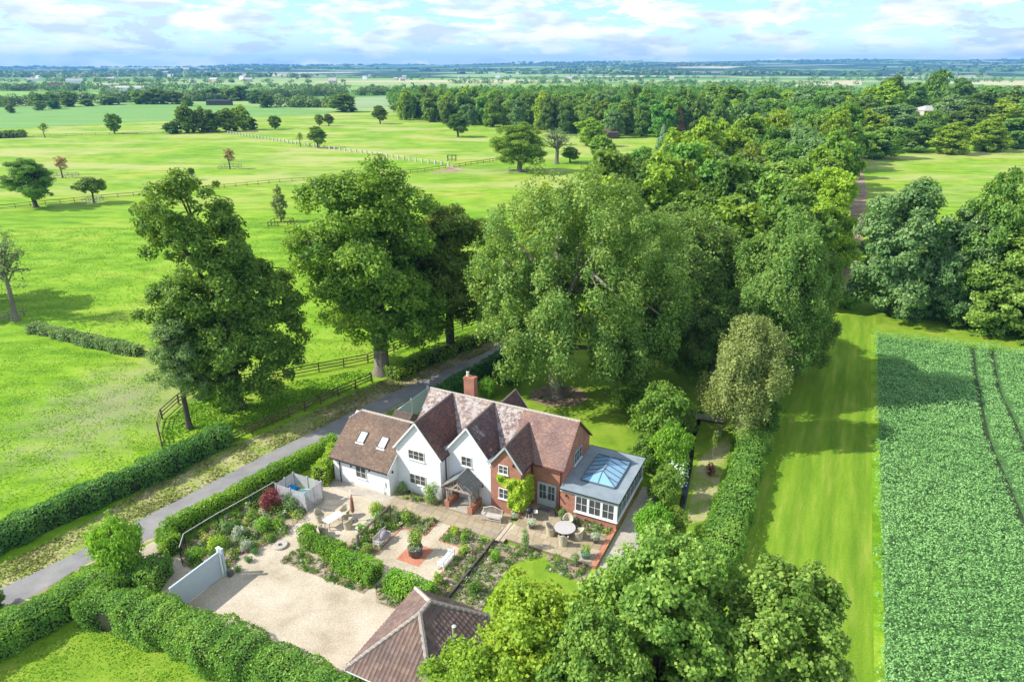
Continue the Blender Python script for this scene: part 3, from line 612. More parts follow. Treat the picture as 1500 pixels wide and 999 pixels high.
M['brick'] = brick_mat('red_brick', (0.44, 0.155, 0.085), (0.36, 0.12, 0.07), (0.42, 0.33, 0.27))
M['paving_brick'] = brick_mat('orange_paving_brick', (0.50, 0.19, 0.11), (0.44, 0.16, 0.09), (0.45, 0.36, 0.28))
def wall_white():
    m, nd, lk, b = newmat('white_painted_brick')
    tc = nd.new('ShaderNodeTexCoord'); s = nd.new('ShaderNodeSeparateXYZ'); lk.new(tc.outputs['Object'], s.inputs[0])
    v = pos_node(nd, lk); n = noise(nd, lk, v, 0.9, 6, 0.6); r = ramp(nd, [(0.3, (0.74, 0.75, 0.76)), (0.6, (0.82, 0.82, 0.81))]); lk.new(n.outputs[0], r.inputs[0])
    ad = nd.new('ShaderNodeMath'); ad.operation = 'ADD'; lk.new(s.outputs[0], ad.inputs[0]); lk.new(s.outputs[1], ad.inputs[1])
    cbn = nd.new('ShaderNodeCombineXYZ'); lk.new(ad.outputs[0], cbn.inputs[0]); lk.new(s.outputs[2], cbn.inputs[1])
    br = nd.new('ShaderNodeTexBrick'); br.inputs['Scale'].default_value = 1; br.inputs['Brick Width'].default_value = 0.225; br.inputs['Row Height'].default_value = 0.075; br.inputs['Mortar Size'].default_value = 0.009; lk.new(cbn.outputs[0], br.inputs['Vector'])
    # damp, greenish-brown staining along the foot of the wall
    mr = nd.new('ShaderNodeMapRange'); mr.inputs['From Min'].default_value = 0.55; mr.inputs['From Max'].default_value = 0.05; lk.new(s.outputs[2], mr.inputs[0])
    mu = nd.new('ShaderNodeMath'); mu.operation = 'MULTIPLY'; lk.new(mr.outputs[0], mu.inputs[0]); lk.new(n.outputs[0], mu.inputs[1])
    c = mixc(nd, lk, mu.outputs[0], r.outputs[0], (0.50, 0.43, 0.33)); lk.new(c, b.inputs['Base Color']); b.inputs['Roughness'].default_value = 0.75
    bump(nd, lk, b, br.outputs['Fac'], -0.35, 0.006); return m
M['white'] = wall_white()
def tile_mat(name, stops, lichen, lam, lscale=1.4):
    m, nd, lk, b = newmat(name)
    at = nd.new('ShaderNodeAttribute'); at.attribute_name = 'tint'; r = ramp(nd, stops); lk.new(at.outputs['Fac'], r.inputs[0])
    v = pos_node(nd, lk); n = noise(nd, lk, v, lscale, 8, 0.72); rl_ = ramp(nd, [(lam, (0, 0, 0)), (lam+0.09, (1, 1, 1))]); lk.new(n.outputs[0], rl_.inputs[0])
    n2 = noise(nd, lk, v, 0.7, 5, 0.6); r2 = ramp(nd, [(0.35, (0.8, 0.82, 0.86)), (0.65, (1.15, 1.1, 1.0))]); lk.new(n2.outputs[0], r2.inputs[0])
    c = mixc(nd, lk, 1.0, r.outputs[0], r2.outputs[0], 'MULTIPLY'); fa = nd.new('ShaderNodeMath'); fa.operation = 'MULTIPLY'; fa.inputs[1].default_value = 0.7; lk.new(rl_.outputs[0], fa.inputs[0])
    c = mixc(nd, lk, fa.outputs[0], c, lichen); lk.new(c, b.inputs['Base Color']); b.inputs['Roughness'].default_value = 0.88; b.inputs['Specular IOR Level'].default_value = 0.2
    bump(nd, lk, b, n.outputs[0], 0.3, 0.01); return m
M['tile_brown'] = tile_mat('brown_clay_tile', [(0, (0.15, 0.105, 0.08)), (0.5, (0.20, 0.142, 0.108)), (1, (0.27, 0.20, 0.155))], (0.38, 0.31, 0.20), 0.60)
M['tile_plum'] = tile_mat('plum_clay_tile', [(0, (0.115, 0.070, 0.070)), (0.5, (0.185, 0.110, 0.100)), (1, (0.26, 0.16, 0.14))], (0.30, 0.28, 0.26), 0.68)
M['tile_slate'] = tile_mat('lichened_dark_tile', [(0, (0.10, 0.075, 0.075)), (0.5, (0.16, 0.12, 0.115)), (1, (0.23, 0.17, 0.16))], (0.50, 0.50, 0.50), 0.57, 1.1)
M['tile_pink'] = tile_mat('pink_clay_tile', [(0, (0.23, 0.14, 0.12)), (0.5, (0.29, 0.185, 0.16)), (1, (0.37, 0.255, 0.225))], (0.56, 0.50, 0.44), 0.62)
M['tile_white'] = tile_mat('lichened_pink_tile', [(0, (0.20, 0.14, 0.12)), (0.5, (0.29, 0.21, 0.185)), (1, (0.44, 0.33, 0.29))], (0.60, 0.57, 0.54), 0.46, 2.4)
M['tile_garage'] = tile_mat('brown_pantile', [(0, (0.145, 0.100, 0.085)), (0.5, (0.175, 0.122, 0.103)), (1, (0.21, 0.15, 0.128))], (0.36, 0.30, 0.24), 0.70)
M['ridge'] = tile_mat('ridge_tile', [(0, (0.24, 0.20, 0.17)), (0.5, (0.33, 0.28, 0.24)), (1, (0.46, 0.41, 0.35))], (0.6, 0.57, 0.5), 0.50, 3)
M['ridge_dark'] = tile_mat('dark_ridge_tile', [(0, (0.12, 0.10, 0.09)), (0.5, (0.17, 0.14, 0.13)), (1, (0.22, 0.19, 0.17))], (0.4, 0.37, 0.33), 0.60, 3)
M['sage'] = mat_plain('sage_paint', (0.42, 0.50, 0.50), 0.5, 0.06)
M['trim'] = mat_plain('white_paint', (0.78, 0.79, 0.78), 0.5, 0.04)
M['cream'] = mat_plain('cream_paint', (0.66, 0.66, 0.60), 0.5, 0.05)
M['black'] = mat_plain('black_gutter', (0.022, 0.022, 0.024), 0.45, 0.2)
M['brownpipe'] = mat_plain('brown_pipe', (0.14, 0.035, 0.025), 0.5, 0.1)
M['lead'] = mat_noise('grey_flat_roof', [(0.35, (0.205, 0.245, 0.27)), (0.6, (0.255, 0.305, 0.33)), (0.75, (0.31, 0.35, 0.37))], 0.8, 6, 0.6, 0.1, 0.01, 6, obj=True)
M['leadflash'] = mat_plain('lead_flashing', (0.26, 0.30, 0.33), 0.5, 0.15)
M['lanternbar'] = mat_plain('dark_glazing_bar', (0.10, 0.135, 0.16), 0.5)
M['slate'] = mat_noise('grey_slate', [(0.3, (0.13, 0.145, 0.14)), (0.7, (0.24, 0.25, 0.235))], 5, 4, 0.7, 0.2, 0.01, 20, obj=True)
M['oakbeam'] = mat_noise('weathered_oak', [(0.3, (0.24, 0.20, 0.16)), (0.7, (0.42, 0.37, 0.31))], 5, 5, 0.85, 0.4, 0.01, 18, obj=True, stretch=(1, 1, .3))
M['glass'], nd, lk, b = newmat('window_glass'); b.inputs['Base Color'].default_value = (0.075, 0.08, 0.08, 1); b.inputs['Roughness'].default_value = 0.08; b.inputs['Specular IOR Level'].default_value = 0.45
M['skyglass'], nd, lk, b = newmat('reflected_sky_blue_glass'); b.inputs['Base Color'].default_value = (0.22, 0.42, 0.56, 1); b.inputs['Roughness'].default_value = 0.04; b.inputs['Specular IOR Level'].default_value = 1.0; b.inputs['Coat Weight'].default_value = 0.6; b.inputs['Coat Roughness'].default_value = 0.03  # lantern panes: blue of the reflected sky is put into the base colour
M['blind'], nd, lk, b = newmat('roof_window_glass'); b.inputs['Base Color'].default_value = (0.62, 0.68, 0.72, 1); b.inputs['Roughness'].default_value = 0.08
# ------------------------------------------------------------------ roof tiles
def tile_slope(parent, name, P0, U, S, poly, mat, tw=0.165, th=0.105, seed=0, deck=True, label=None):
    """P0 origin, U unit vector along the eave, S unit vector up the slope, poly outline in (u, s)"""
    rng = np.random.default_rng(seed+5); P0, U, S = Vector(P0), Vector(U).normalized(), Vector(S).normalized(); Nn = U.cross(S).normalized()
    if Nn.z < 0: Nn = -Nn
    a = np.array(poly); u0, s0 = a.min(0); u1, s1 = a.max(0)
    nu, ns = int((u1-u0)/tw)+2, int((s1-s0)/th)+2
    J, I = np.mgrid[0:ns, 0:nu]; uu = u0 + (I + 0.5*(J % 2) - 0.25)*tw; ss = s0 + J*th
    uu, ss = uu.ravel(), ss.ravel(); k = inside(poly, np.stack([uu+tw/2, ss+th/2], 1)); uu, ss = uu[k], ss[k]; n = len(uu)
    lift = 0.028+rng.uniform(0, 0.010, n); jx = rng.uniform(-.004, .004, n); g = 0.003
    def pt(u, s, h): return np.array(P0)[None]+u[:, None]*np.array(U)+s[:, None]*np.array(S)+h[:, None]*np.array(Nn)
    z = np.full(n, 0.006)
    top = np.stack([pt(uu+g+jx, ss, lift), pt(uu+tw-g+jx, ss, lift+rng.uniform(-.003, .003, n)), pt(uu+tw-g+jx, ss+th*1.02, z+.004), pt(uu+g+jx, ss+th*1.02, z+.004), pt(uu+g+jx, ss, z-.01), pt(uu+tw-g+jx, ss, z-.01)], 1).reshape(-1, 3)
    b = np.arange(n)*6; F = np.vstack([np.stack([b, b+1, b+2, b+3], 1), np.stack([b+4, b+5, b+1, b], 1)])
    t = np.clip(rng.normal(0.5, 0.22, n), 0, 1); t = np.concatenate([t, t])
    if (U.cross(S)).z < 0: F = F[:, ::-1]
    me = np_mesh(name, top, F, mat, t); o = link_mesh('roof_tiles', me, parent); o['kind'] = 'stuff'
    if label: o['label'] = label
    if deck:
        mb = MB(); q = [P0+U*p[0]+S*p[1] for p in poly]; n_ = len(q); lo = [p-Nn*0.09 for p in q]
        mb.add(q+lo, [tuple(range(n_)), tuple(range(n_, 2*n_))[::-1]]+[(i, n_+i, n_+(i+1) % n_, (i+1) % n_) for i in range(n_)])
        mb.build('roof_deck', M['tile_deck'], parent)
    return o
M['tile_deck'] = mat_plain('roof_underlay', (0.13, 0.09, 0.075), 0.9)
def ridge_tiles(parent, a, b, mat='ridge', r=0.11, step=0.33, seed=1, name='ridge_tile'):
    a, b = Vector(a), Vector(b); n = max(1, int((b-a).length/step)); d = (b-a)/n; rnd = random.Random(seed)
    mb = MB(); prof = [(-1, -0.75), (-0.7, 0.15), (0, 0.5), (0.7, 0.15), (1, -0.75)]; dd = d.normalized(); x = dd.cross(Vector((0, 0, 1))).normalized(); y = x.cross(dd); L = d.length
    vs = []
    for t, sc in ((-0.03, 1.08), (1.0, 0.96)):
        for p, q in prof: vs.append(x*p*r*sc + y*q*r*sc + dd*L*t)
    mb.add(vs, [(i, i+1, i+6, i+5) for i in range(4)]+[(0, 1, 2, 3, 4)[::-1], (5, 6, 7, 8, 9)]); me = mb.mesh(name, M[mat])
    at = me.attributes.new('tint', 'FLOAT', 'FACE'); at.data.foreach_set('value', [0.5]*len(me.polygons))
    for i in range(n):
        o = link_mesh(name, me, parent, a+d*i); o.rotation_euler = (rnd.uniform(-.015, .015), rnd.uniform(-.015, .015), rnd.uniform(-.02, .02))
def axes_window(parent, org, U, W, H, cols, rows, frame='cream', sill=True, fw=0.055, bw=0.022, divw=0.05, depth=0.05, glass='glass', open_panel=0.0, name='window', out_n=None):
    """window lying in the plane of U and +Z; org = lower left corner, outward normal = out_n"""
    U = Vector(U).normalized(); Z = Vector((0, 0, 1)); Nn = Vector(out_n).normalized(); org = Vector(org); mb = MB()
    def bar(p, q, w, d, mi=0, off=0.0): mb.bar(org+U*p[0]+Z*p[1]+Nn*(d/2-0.02+off), org+U*q[0]+Z*q[1]+Nn*(d/2-0.02+off), w, d, mi, up=Nn)
    bar((0, fw/2), (W, fw/2), fw, depth+.02); bar((0, H-fw/2), (W, H-fw/2), fw, depth+.02)
    bar((fw/2, fw), (fw/2, H-fw), fw, depth+.02); bar((W-fw/2, fw), (W-fw/2, H-fw), fw, depth+.02)
    cw = W/cols
    for c in range(1, cols): bar((cw*c, fw), (cw*c, H-fw), divw, depth+.012)
    f = mb.build(name, M[frame], parent)
    hb = MB()
    for c in range(cols):
        for r in range(1, rows):
            z = H*r/rows; hb.bar(org+U*(cw*c+divw/2+.002)+Z*z+Nn*0.012, org+U*(cw*(c+1)-divw/2-.002)+Z*z+Nn*0.012, bw, 0.03, 0, up=Nn)
    if hb.v: hb.build('glazing_bar', M[frame], f)
    gm = MB(); gm.bar(Vector((0, 0, 0)), U*(cw-divw-0.004), H-2*fw-.004, 0.012, 0, up=Nn); 
    gme = gm.mesh('pane', M[glass])
    for c in range(cols):
        p = link_mesh('pane', gme, f, org+U*(cw*c+divw/2+.002)+Z*(H/2)+Nn*0.004)
    if sill:
        s = MB(); s.bar(org-U*0.06+Z*(-0.03)+Nn*0.04, org+U*(W+0.06)+Z*(-0.03)+Nn*0.04, 0.12, 0.06, 0, up=Z); s.build('sill', M['trim'] if sill is True else M[sill], f)
    return f
# ------------------------------------------------------------------ the house
house = empty('house', HO, HA, 'large white and red brick country house with steep tiled gables and a glazed extension', 'house')
X, Y, Z = Vector((1, 0, 0)), Vector((0, 1, 0)), Vector((0, 0, 1)); FN = Vector((0, -1, 0))
def wall(poly, ax, a, b, mat, label=None):
    mb = MB(); mb.prism(poly, ax, a, b); o = mb.build('wall', M[mat], house)
    if label: o['label'] = label
    return o
# low left wing: profile in (v,z)
wall([(0, 0), (7.2, 0), (7.2, 2.50), (3.6, 5.02), (0, 2.50)], 'x', -5.75, -0.012, 'white')
wall([(4.1, 0), (10.1, 0), (10.1, 4.03), (7.1, 6.70), (4.1, 4.03)], 'x', 0.0, 7.4, 'white')
wall([(4.1, 0), (10.1, 0), (10.1, 4.03), (7.1, 6.70), (4.1, 4.03)], 'x', 7.402, 13.62, 'brick', 'red brick main wall and end gable')
wall([(0.0, 0), (4.2, 0), (4.2, 4.1), (2.06, 6.70), (0.0, 4.12)], 'y', 1.25, 6.9, 'white', 'white painted front gable')
wall([(4.203, 0), (8.2, 0), (8.2, 4.12), (6.1, 6.68), (4.203, 4.32)], 'y', 2.4, 6.9, 'white', 'white painted middle gable')
wall([(8.35, 0), (10.95, 0), (10.95, 4.35), (9.65, 6.02), (8.35, 4.35)], 'y', 2.1, 6.4, 'brick', 'narrow red brick front gable')
wall([(4.75, 0), (7.15, 0), (7.15, 4.2), (5.95, 5.88), (4.75, 4.2)], 'y', 10.0, 11.4, 'brick')
SL = math.sqrt
def slopevec(dv, dz, axis):
    v = Vector((0, dv, dz)) if axis == 'v' else Vector((dv, 0, dz)); return v.normalized(), v.length
# left wing roof
S, Ls = slopevec(3.9, 2.85, 'v')
tile_slope(house, 'roof', (0, -0.3, 2.35), X, S, [(-5.95, 0), (0.10, 0), (0.10, 1.92), (-0.01, 1.92), (-0.01, Ls), (-5.1, Ls), (-5.95, Ls-1.0)], M['tile_brown'], seed=1, label='weathered brown tiled slope of the low wing')
Sb = Vector((0, -3.9, 2.85)).normalized()
tile_slope(house, 'roof', (0, 7.5, 2.35), X, Sb, [(-5.95, 0), (-0.01, 0), (-0.01, Ls), (-5.1, Ls), (-5.95, Ls-1.0)], M['tile_brown'], seed=2)
hz = 2.35+2.85*(Ls-1.0)/Ls; hv = -0.3+3.9*(Ls-1.0)/Ls
mb = MB(); mb.add([(-5.96, hv, hz), (-5.96, 7.2-hv, hz), (-5.1, 3.6, 5.2)], [(0, 2, 1)]); o = mb.build('roof_hip', M['tile_brown'], house)
ridge_tiles(house, (-5.1, 3.6, 5.22), (0.3, 3.6, 5.22), seed=3)
ridge_tiles(house, (-5.98, hv, hz+.02), (-5.1, 3.6, 5.24), seed=4)
# main roof
S, Lm = slopevec(3.2, 2.85, 'v')
tile_slope(house, 'roof', (0, 3.9, 4.0), X, S, [(-0.2, 0.0), (8.9, 0.0), (8.9, Lm), (-0.2, Lm)], M['tile_white'], seed=5, label='pink tiled slope blotched with pale lichen')
tile_slope(house, 'roof', (0, 3.9, 4.0), X, S, [(8.9, 0.0), (13.78, 0.0), (13.78, Lm), (8.9, Lm)], M['tile_pink'], seed=6, label='pinkish red tiled slope')
Sb = Vector((0, -3.2, 2.85)).normalized()
tile_slope(house, 'roof', (0, 10.3, 4.0), X, Sb, [(-0.2, 0), (13.78, 0), (13.78, Lm), (-0.2, Lm)], M['tile_plum'], seed=7)
ridge_tiles(house, (-0.22, 7.1, 6.89), (13.8, 7.1, 6.89), seed=8)
def gable(ru, rz, v0, eL, eR, ez_l, ez_r, main_v0, main_z0, ms, matL, matR, seed, z_end=None, trim='trim', back=False):
    """two slopes of a front gable: ridge at (ru,rz) from v0 back to the main slope"""
    vr = main_v0+(rz-main_z0)/ms
    for (eu, ez, mt, k) in ((eL, ez_l, matL, 0), (eR, ez_r, matR, 1)):
        Sx = Vector((ru-eu, 0, rz-ez)); L = Sx.length; Sx.normalize(); ve = main_v0+(ez-main_z0)/ms
        tile_slope(house, 'roof', (eu, 0, ez), Y, Sx, [(v0, 0), (ve, 0), (vr, L), (v0, L)] if not back else [(ve, 0), (v0, 0), (v0, L), (vr, L)], M[mt], seed=seed+k)
        # barge board on the outer edge
        vb = v0-0.012 if not back else v0+0.012
        bb = MB(); bb.bar((eu, vb, ez-0.07), (ru, vb, rz-0.07), 0.03, 0.15, up=Z); bb.build('barge_board', M[trim], house)
    ridge_tiles(house, (ru, v0, rz+.03), (ru, vr-0.1 if not back else vr+.1, rz+.03), seed=seed+2, r=0.10, mat='ridge_dark')
ms = 2.85/3.2
gable(2.05, 6.85, 1.08, -0.22, 4.42, 4.08, 3.95, 3.9, 4.0, ms, 'tile_plum', 'tile_plum', 11)
gable(6.10, 6.83, 2.23, 4.16, 8.36, 4.42, 4.00, 3.9, 4.0, ms, 'tile_plum', 'tile_slate', 15)
gable(9.65, 6.18, 1.93, 8.22, 11.14, 4.35, 4.22, 3.9, 4.0, ms, 'tile_plum', 'tile_plum', 19, trim='sage')
gable(5.95, 6.05, 11.55, 4.6, 7.30, 4.25, 4.25, 10.3, 4.0, -ms, 'tile_plum', 'tile_plum', 23, back=True)
# verge boards and eaves of the main and wing roofs
for (u, a, b_, c_) in ((13.80, (3.9, 4.0), (7.1, 6.85), 'brick'),):
    for q in (a, (10.3, 4.0)):
        bb = MB(); bb.bar((u, q[0], q[1]-0.06), (u, 7.1, 6.79), 0.03, 0.12, up=Z); bb.build('barge_board', M['tile_plum' if False else 'brownpipe'], house)
bb = MB(); bb.bar((0.115, -0.3, 2.29), (0.115, 1.22, 3.4), 0.03, 0.12, up=Z); bb.build('barge_board', M['trim'], house)
def gutter(a, b, mat='black'):
    g = MB(); g.tube([a, b], 0.055, 8); g.build('gutter', M[mat], house)
def downpipe(u, v, z0, z1, mat='black'):
    g = MB(); g.tube([(u, v, z0), (u, v, z1-.25), (u, v+.12 if False else v-.10, z1)], 0.045, 8); g.build('downpipe', M[mat], house)
gutter((-5.9, -0.34, 2.30), (0.08, -0.34, 2.30)); downpipe(-5.05, -0.06, 0.02, 2.25)
gutter((11.1, 3.84, 3.95), (13.78, 3.84, 3.95), 'brownpipe'); downpipe(13.45, 4.04, 0.24, 3.95, 'brownpipe'); downpipe(11.05, 3.98, 0.24, 4.0)
gutter((4.45, 1.12, 3.93), (4.45, 2.3, 3.93)); downpipe(4.28, 2.0, 0.02, 3.9); downpipe(8.27, 2.3, 0.02, 3.95, 'brownpipe')
gutter((11.17, 2.0, 4.17), (11.17, 3.8, 4.17))
# rafter feet under the eaves
for a, b_, z, vv in ((-5.7, -0.1, 2.36, -0.16), (11.3, 13.6, 3.99, 3.98)):
    n = int((b_-a)/0.42); rf = MB(); rf.box((0, 0, 0), (0.06, 0.26, 0.10)); rme = rf.mesh('rafter_foot', M['black'])
    for i in range(n): link_mesh('rafter_foot', rme, house, (a+(b_-a)*(i+.5)/n, vv, z-0.08))
# windows
def win(u0, u1, z0, z1, v, c, r=2, frame='cream', **k): return axes_window(house, (u0, v, z0), X, u1-u0, z1-z0, c, r, frame, out_n=(0, -1, 0), **k)
win(1.18, 2.72, 3.33, 4.2, 1.25, 3); win(1.2, 2.75, 0.98, 1.95, 1.25, 3)
win(5.5, 6.45, 3.2, 4.1, 2.4, 2); win(9.03, 9.85, 3.63, 4.40, 2.1, 2, frame='trim'); win(9.03, 9.90, 1.33, 2.3, 2.1, 2, frame='trim')
win(-3.4, -2.32, 0.97, 2.05, 0, 2)
axes_window(house, (13.62, 6.5, 3.02), Y, 1.7, 1.12, 3, 2, 'sage', out_n=(1, 0, 0))
# french doors
dr = MB()
dr.bar((11.55, 4.06, 0.30), (11.55, 4.06, 2.34), 0.07, 0.09); dr.bar((13.10, 4.06, 0.30), (13.10, 4.06, 2.34), 0.07, 0.09); dr.bar((11.515, 4.06, 2.37), (13.135, 4.06, 2.37), 0.09, 0.07)
dframe = dr.build('door_frame', M['sage'], house)
for k in range(2):
    u = 11.59+k*0.745; d = MB(); d.box((u+0.37, 4.07, 0.62), (0.735, 0.045, 0.60)); 
    for uu in (u+0.045, u+0.69): d.box((uu, 4.07, 1.625), (0.085, 0.045, 1.40))
    d.box((u+0.37, 4.07, 2.28), (0.60, 0.045, 0.09)); d.box((u+.37, 4.064, 1.60), (0.60, 0.03, 0.03)); d.box((u+.37, 4.067, 1.60), (0.03, 0.03, 1.26))
    leaf = d.build('door', M['sage'], house)
    p = MB(); p.box((u+.37, 4.082, 1.60), (0.60, 0.012, 1.26)); p.build('pane', M['glass'], leaf)
    h_ = MB(); h_.box((u+(0.68 if k == 0 else 0.06), 4.03, 1.2), (0.03, 0.05, 0.14)); h_.build('handle', M['black'], leaf)
# wall lamps
for u, v, z in ((-3.85, -0.05, 1.85), (-1.95, -0.05, 1.95), (7.45, 2.35, 1.75), (14.15, 3.55, 2.15), (0.06, 0.45, 2.1), (10.3, 2.06, 4.6)):
    l = MB(); l.box((u, v, z), (0.09, 0.09, 0.16)); l.box((u, v, z+.11), (0.05, 0.05, 0.05)); l.build('wall_lamp', M['black'], house)
l = MB(); l.box((-0.45, -0.04, 1.05), (0.12, 0.07, 0.45)); l.tube([(-0.6, -0.03, .1), (-0.6, -.03, .75), (-0.35, -.03, .75)], 0.015, 5); l.box((-0.62, -.05, .25), (.14, .09, .22)); l.build('meter_box', M['trim'], house)
# chimney
ch = MB(); ch.box((3.0, 8.55, 6.25), (1.02, 0.62, 3.1)); ch.box((3.0, 8.55, 7.85), (1.10, 0.70, 0.12)); ch.box((3.0, 8.55, 7.95), (1.02, 0.62, 0.08)); chim = ch.build('chimney', M['brick'], house)
cp_ = MB(); cp_.lathe([(0.13, 0), (0.12, 0.35), (0.15, 0.38), (0.14, 0.42), (0.0, 0.43)], (2.75, 8.55, 7.99), 12); cp_.build('chimney_pot', M['cream'], chim)
cp_ = MB(); cp_.lathe([(0.06, 0), (0.06, 0.35), (0.13, 0.36), (0.13, 0.46), (0.0, 0.48)], (2.75, 8.55, 8.42), 10); cp_.build('chimney_cowl', M['black'], chim)
# lead on valleys / gable tops
for a, b_ in (((4.16, 2.2, 4.50), (4.1, 3.1, 4.45)), ((8.2, 1.95, 4.42), (8.28, 2.9, 4.4))):
    q = MB(); q.bar(a, b_, 0.42, 0.03); q.build('flashing', M['leadflash'], house)
# roof windows on the left wing
S, Ls = slopevec(3.9, 2.85, 'v')
for uc in (-3.75, -1.60):
    n_ = X.cross(S); o_ = Vector((uc, -0.3, 2.35))
    def sp(du, s, h): return o_+X*du+S*s+n_*h
    f = MB(); w, s0, s1 = 0.36, 1.95, 2.95
    for a, b_ in (((-w, s0), (w, s0)), ((-w, s1), (w, s1)), ((-w, s0), (-w, s1)), ((w, s0), (w, s1))): f.bar(sp(a[0], a[1], .05), sp(b_[0], b_[1], .05), 0.07, 0.09, up=n_)
    fo = f.build('roof_window', M['black'], house)
    g = MB(); g.bar(sp(0, s0+.04, .06), sp(0, s1-.04, .06), 2*w-.08, 0.015, up=n_); g.build('pane', M['blind'], fo)
    g = MB(); g.bar(sp(-w-.05, s0-.10, .035), sp(w+.05, s0-.10, .035), 0.13, 0.02, up=n_); g.build('flashing', M['trim'], fo)
# ------------------------------------------------------------------ porch
po = 0.0
for u in (5.0, 7.12):
    b_ = MB(); b_.box((u, 1.55, 0.29), (0.42, 1.66, 0.58)); b_.box((u, 1.55, 0.605), (0.46, 1.70, 0.05)); b_.build('porch_plinth', M['brick'], house)
    for v in (0.86, 1.55, 2.22):
        p = MB(); p.box((u, v, 1.27), (0.13, 0.13, 1.28)); p.build('porch_post', M['oakbeam'], house)
    for v in (1.09, 1.32, 1.78, 2.0):
        p = MB(); p.box((u, v, 1.22), (0.06, 0.06, 1.16)); p.build('porch_baluster', M['oakbeam'], house)
    p = MB(); p.box((u, 1.5, 1.98), (0.15, 1.62, 0.15)); p.build('porch_beam', M['oakbeam'], house)
p = MB(); p.bar((4.75, 0.74, 1.92), (7.37, 0.74, 1.92), 0.12, 0.16); p.build('porch_beam', M['oakbeam'], house)
for (a, b_) in (((4.72, 0.70, 2.02), (6.06, 0.70, 2.96)), ((7.40, 0.70, 2.02), (6.06, 0.70, 2.96)), ((5.55, .76, 2.0), (6.06, .76, 2.5)), ((6.57, .76, 2.0), (6.06, .76, 2.5)), ((6.06, .78, 2.0), (6.06, .78, 2.85))):
    p = MB(); p.bar(a, b_, 0.07, 0.13, up=Z if a[0] != b_[0] else Y); p.build('porch_truss', M['oakbeam'], house)
for sgn, e in ((1, 4.62), (-1, 7.50)):
    Sx = Vector((6.06-e, 0, 1.12)); L = Sx.length; Sx.normalize()
    tile_slope(house, 'porch_roof', (e, 0, 1.94), Y, Sx, [(0.62, 0), (2.4, 0), (2.4, L), (0.62, L)], M['slate_t'] if 'slate_t' in M else M['slate'], tw=0.25, th=0.2, seed=31+sgn)
rp = MB(); rp.bar((6.06, 0.6, 3.10), (6.06, 2.4, 3.10), 0.12, 0.08); rp.build('ridge_cap', M['slate'], house)
d = MB(); d.box((6.1, 2.37, 1.12), (0.9, 0.05, 2.0)); fd = d.build('door', M['sage'], house)
d = MB(); d.box((6.4, 2.33, 1.1), (0.04, 0.04, 0.12)); d.build('handle', M['black'], fd)
d = MB(); d.box((6.05, 1.5, 0.05), (1.7, 1.7, 0.06)); d.build('porch_floor', M['oakbeam' if False else 'path_gravel'], house)
# ------------------------------------------------------------------ glazed extension
e0u, e1u, e0v, e1v = 13.64, 18.25, 3.62, 10.55
mb = MB(); mb.prism([(e0u, e0v), (e1u, e0v), (e1u, e1v), (e0u, e1v)], 'z', -0.62, 0.92); mb.prism([(e0u, e0v), (14.86, e0v), (14.86, e0v+0.3), (e0u, e0v+.3)], 'z', 0.922, 2.42)
mb.build('wall', M['brick'], house)['label'] = 'red brick plinth of the extension'
mb = MB()
mb.prism([(e0u-.02, e0v-.06), (e1u+.06, e0v-.06), (e1u+.06, e1v+.02), (e0u-.02, e1v+.02)], 'z', 2.42, 2.66); mb.build('fascia', M['sage'], house)
mb = MB(); mb.prism([(e0u-.03, e0v-.16), (e1u+.18, e0v-.16), (e1u+.18, e1v+.16), (e0u-.03, e1v+.16)], 'z', 2.662, 2.72); mb.build('flat_roof', M['lead'], house)
mb = MB()
for a, b_ in (((13.62, 3.44), (18.45, 3.44)), ((18.45, 3.44), (18.45, 10.73)), ((18.45, 10.73), (13.62, 10.73))): mb.bar((a[0], a[1], 2.70), (b_[0], b_[1], 2.70), 0.05, 0.07)
mb.build('roof_trim', M['black'], house)
mb = MB(); mb.bar((13.66, 3.9, 2.76), (13.66, 10.6, 2.76), 0.06, 0.08); mb.build('flashing', M['leadflash'], house)
for v in (3.66, 10.5):
    p = MB(); p.box((18.19, v, 1.67), (0.2, 0.2, 1.5)); p.build('corner_post', M['trim'], house)
bk = MB(); bk.box((16.0, 10.45, 1.67), (4.3, 0.1, 1.5)); bk.box((13.95, 5.2, 1.65), (0.0 + 0.04, 0.04, 1.4)); bk.build('back_panel', M['glass'], house)
inn = MB(); inn.box((16.0, 7.1, 0.94), (4.3, 6.5, 0.03)); inn.build('room_floor', M['oakbeam'], house)
for k in range(3): win(14.88+k*1.075, 14.88+(k+1)*1.075-.012, 0.94, 2.415, 3.66, 2, frame='trim', sill=(k == 1) and 'trim' or False, fw=0.09, divw=0.035)
for k in range(6): axes_window(house, (18.22, 3.80+k*1.095, 0.94), Y, 1.083, 1.475, 2, 2, 'sage', out_n=(1, 0, 0), sill=False, fw=0.08, divw=0.035)
sl = MB(); sl.bar((14.82, 3.55, .93), (18.35, 3.55, .93), 0.14, 0.05); sl.bar((18.33, 3.6, .93), (18.33, 10.5, .93), 0.12, 0.05); sl.build('sill', M['trim'], house)
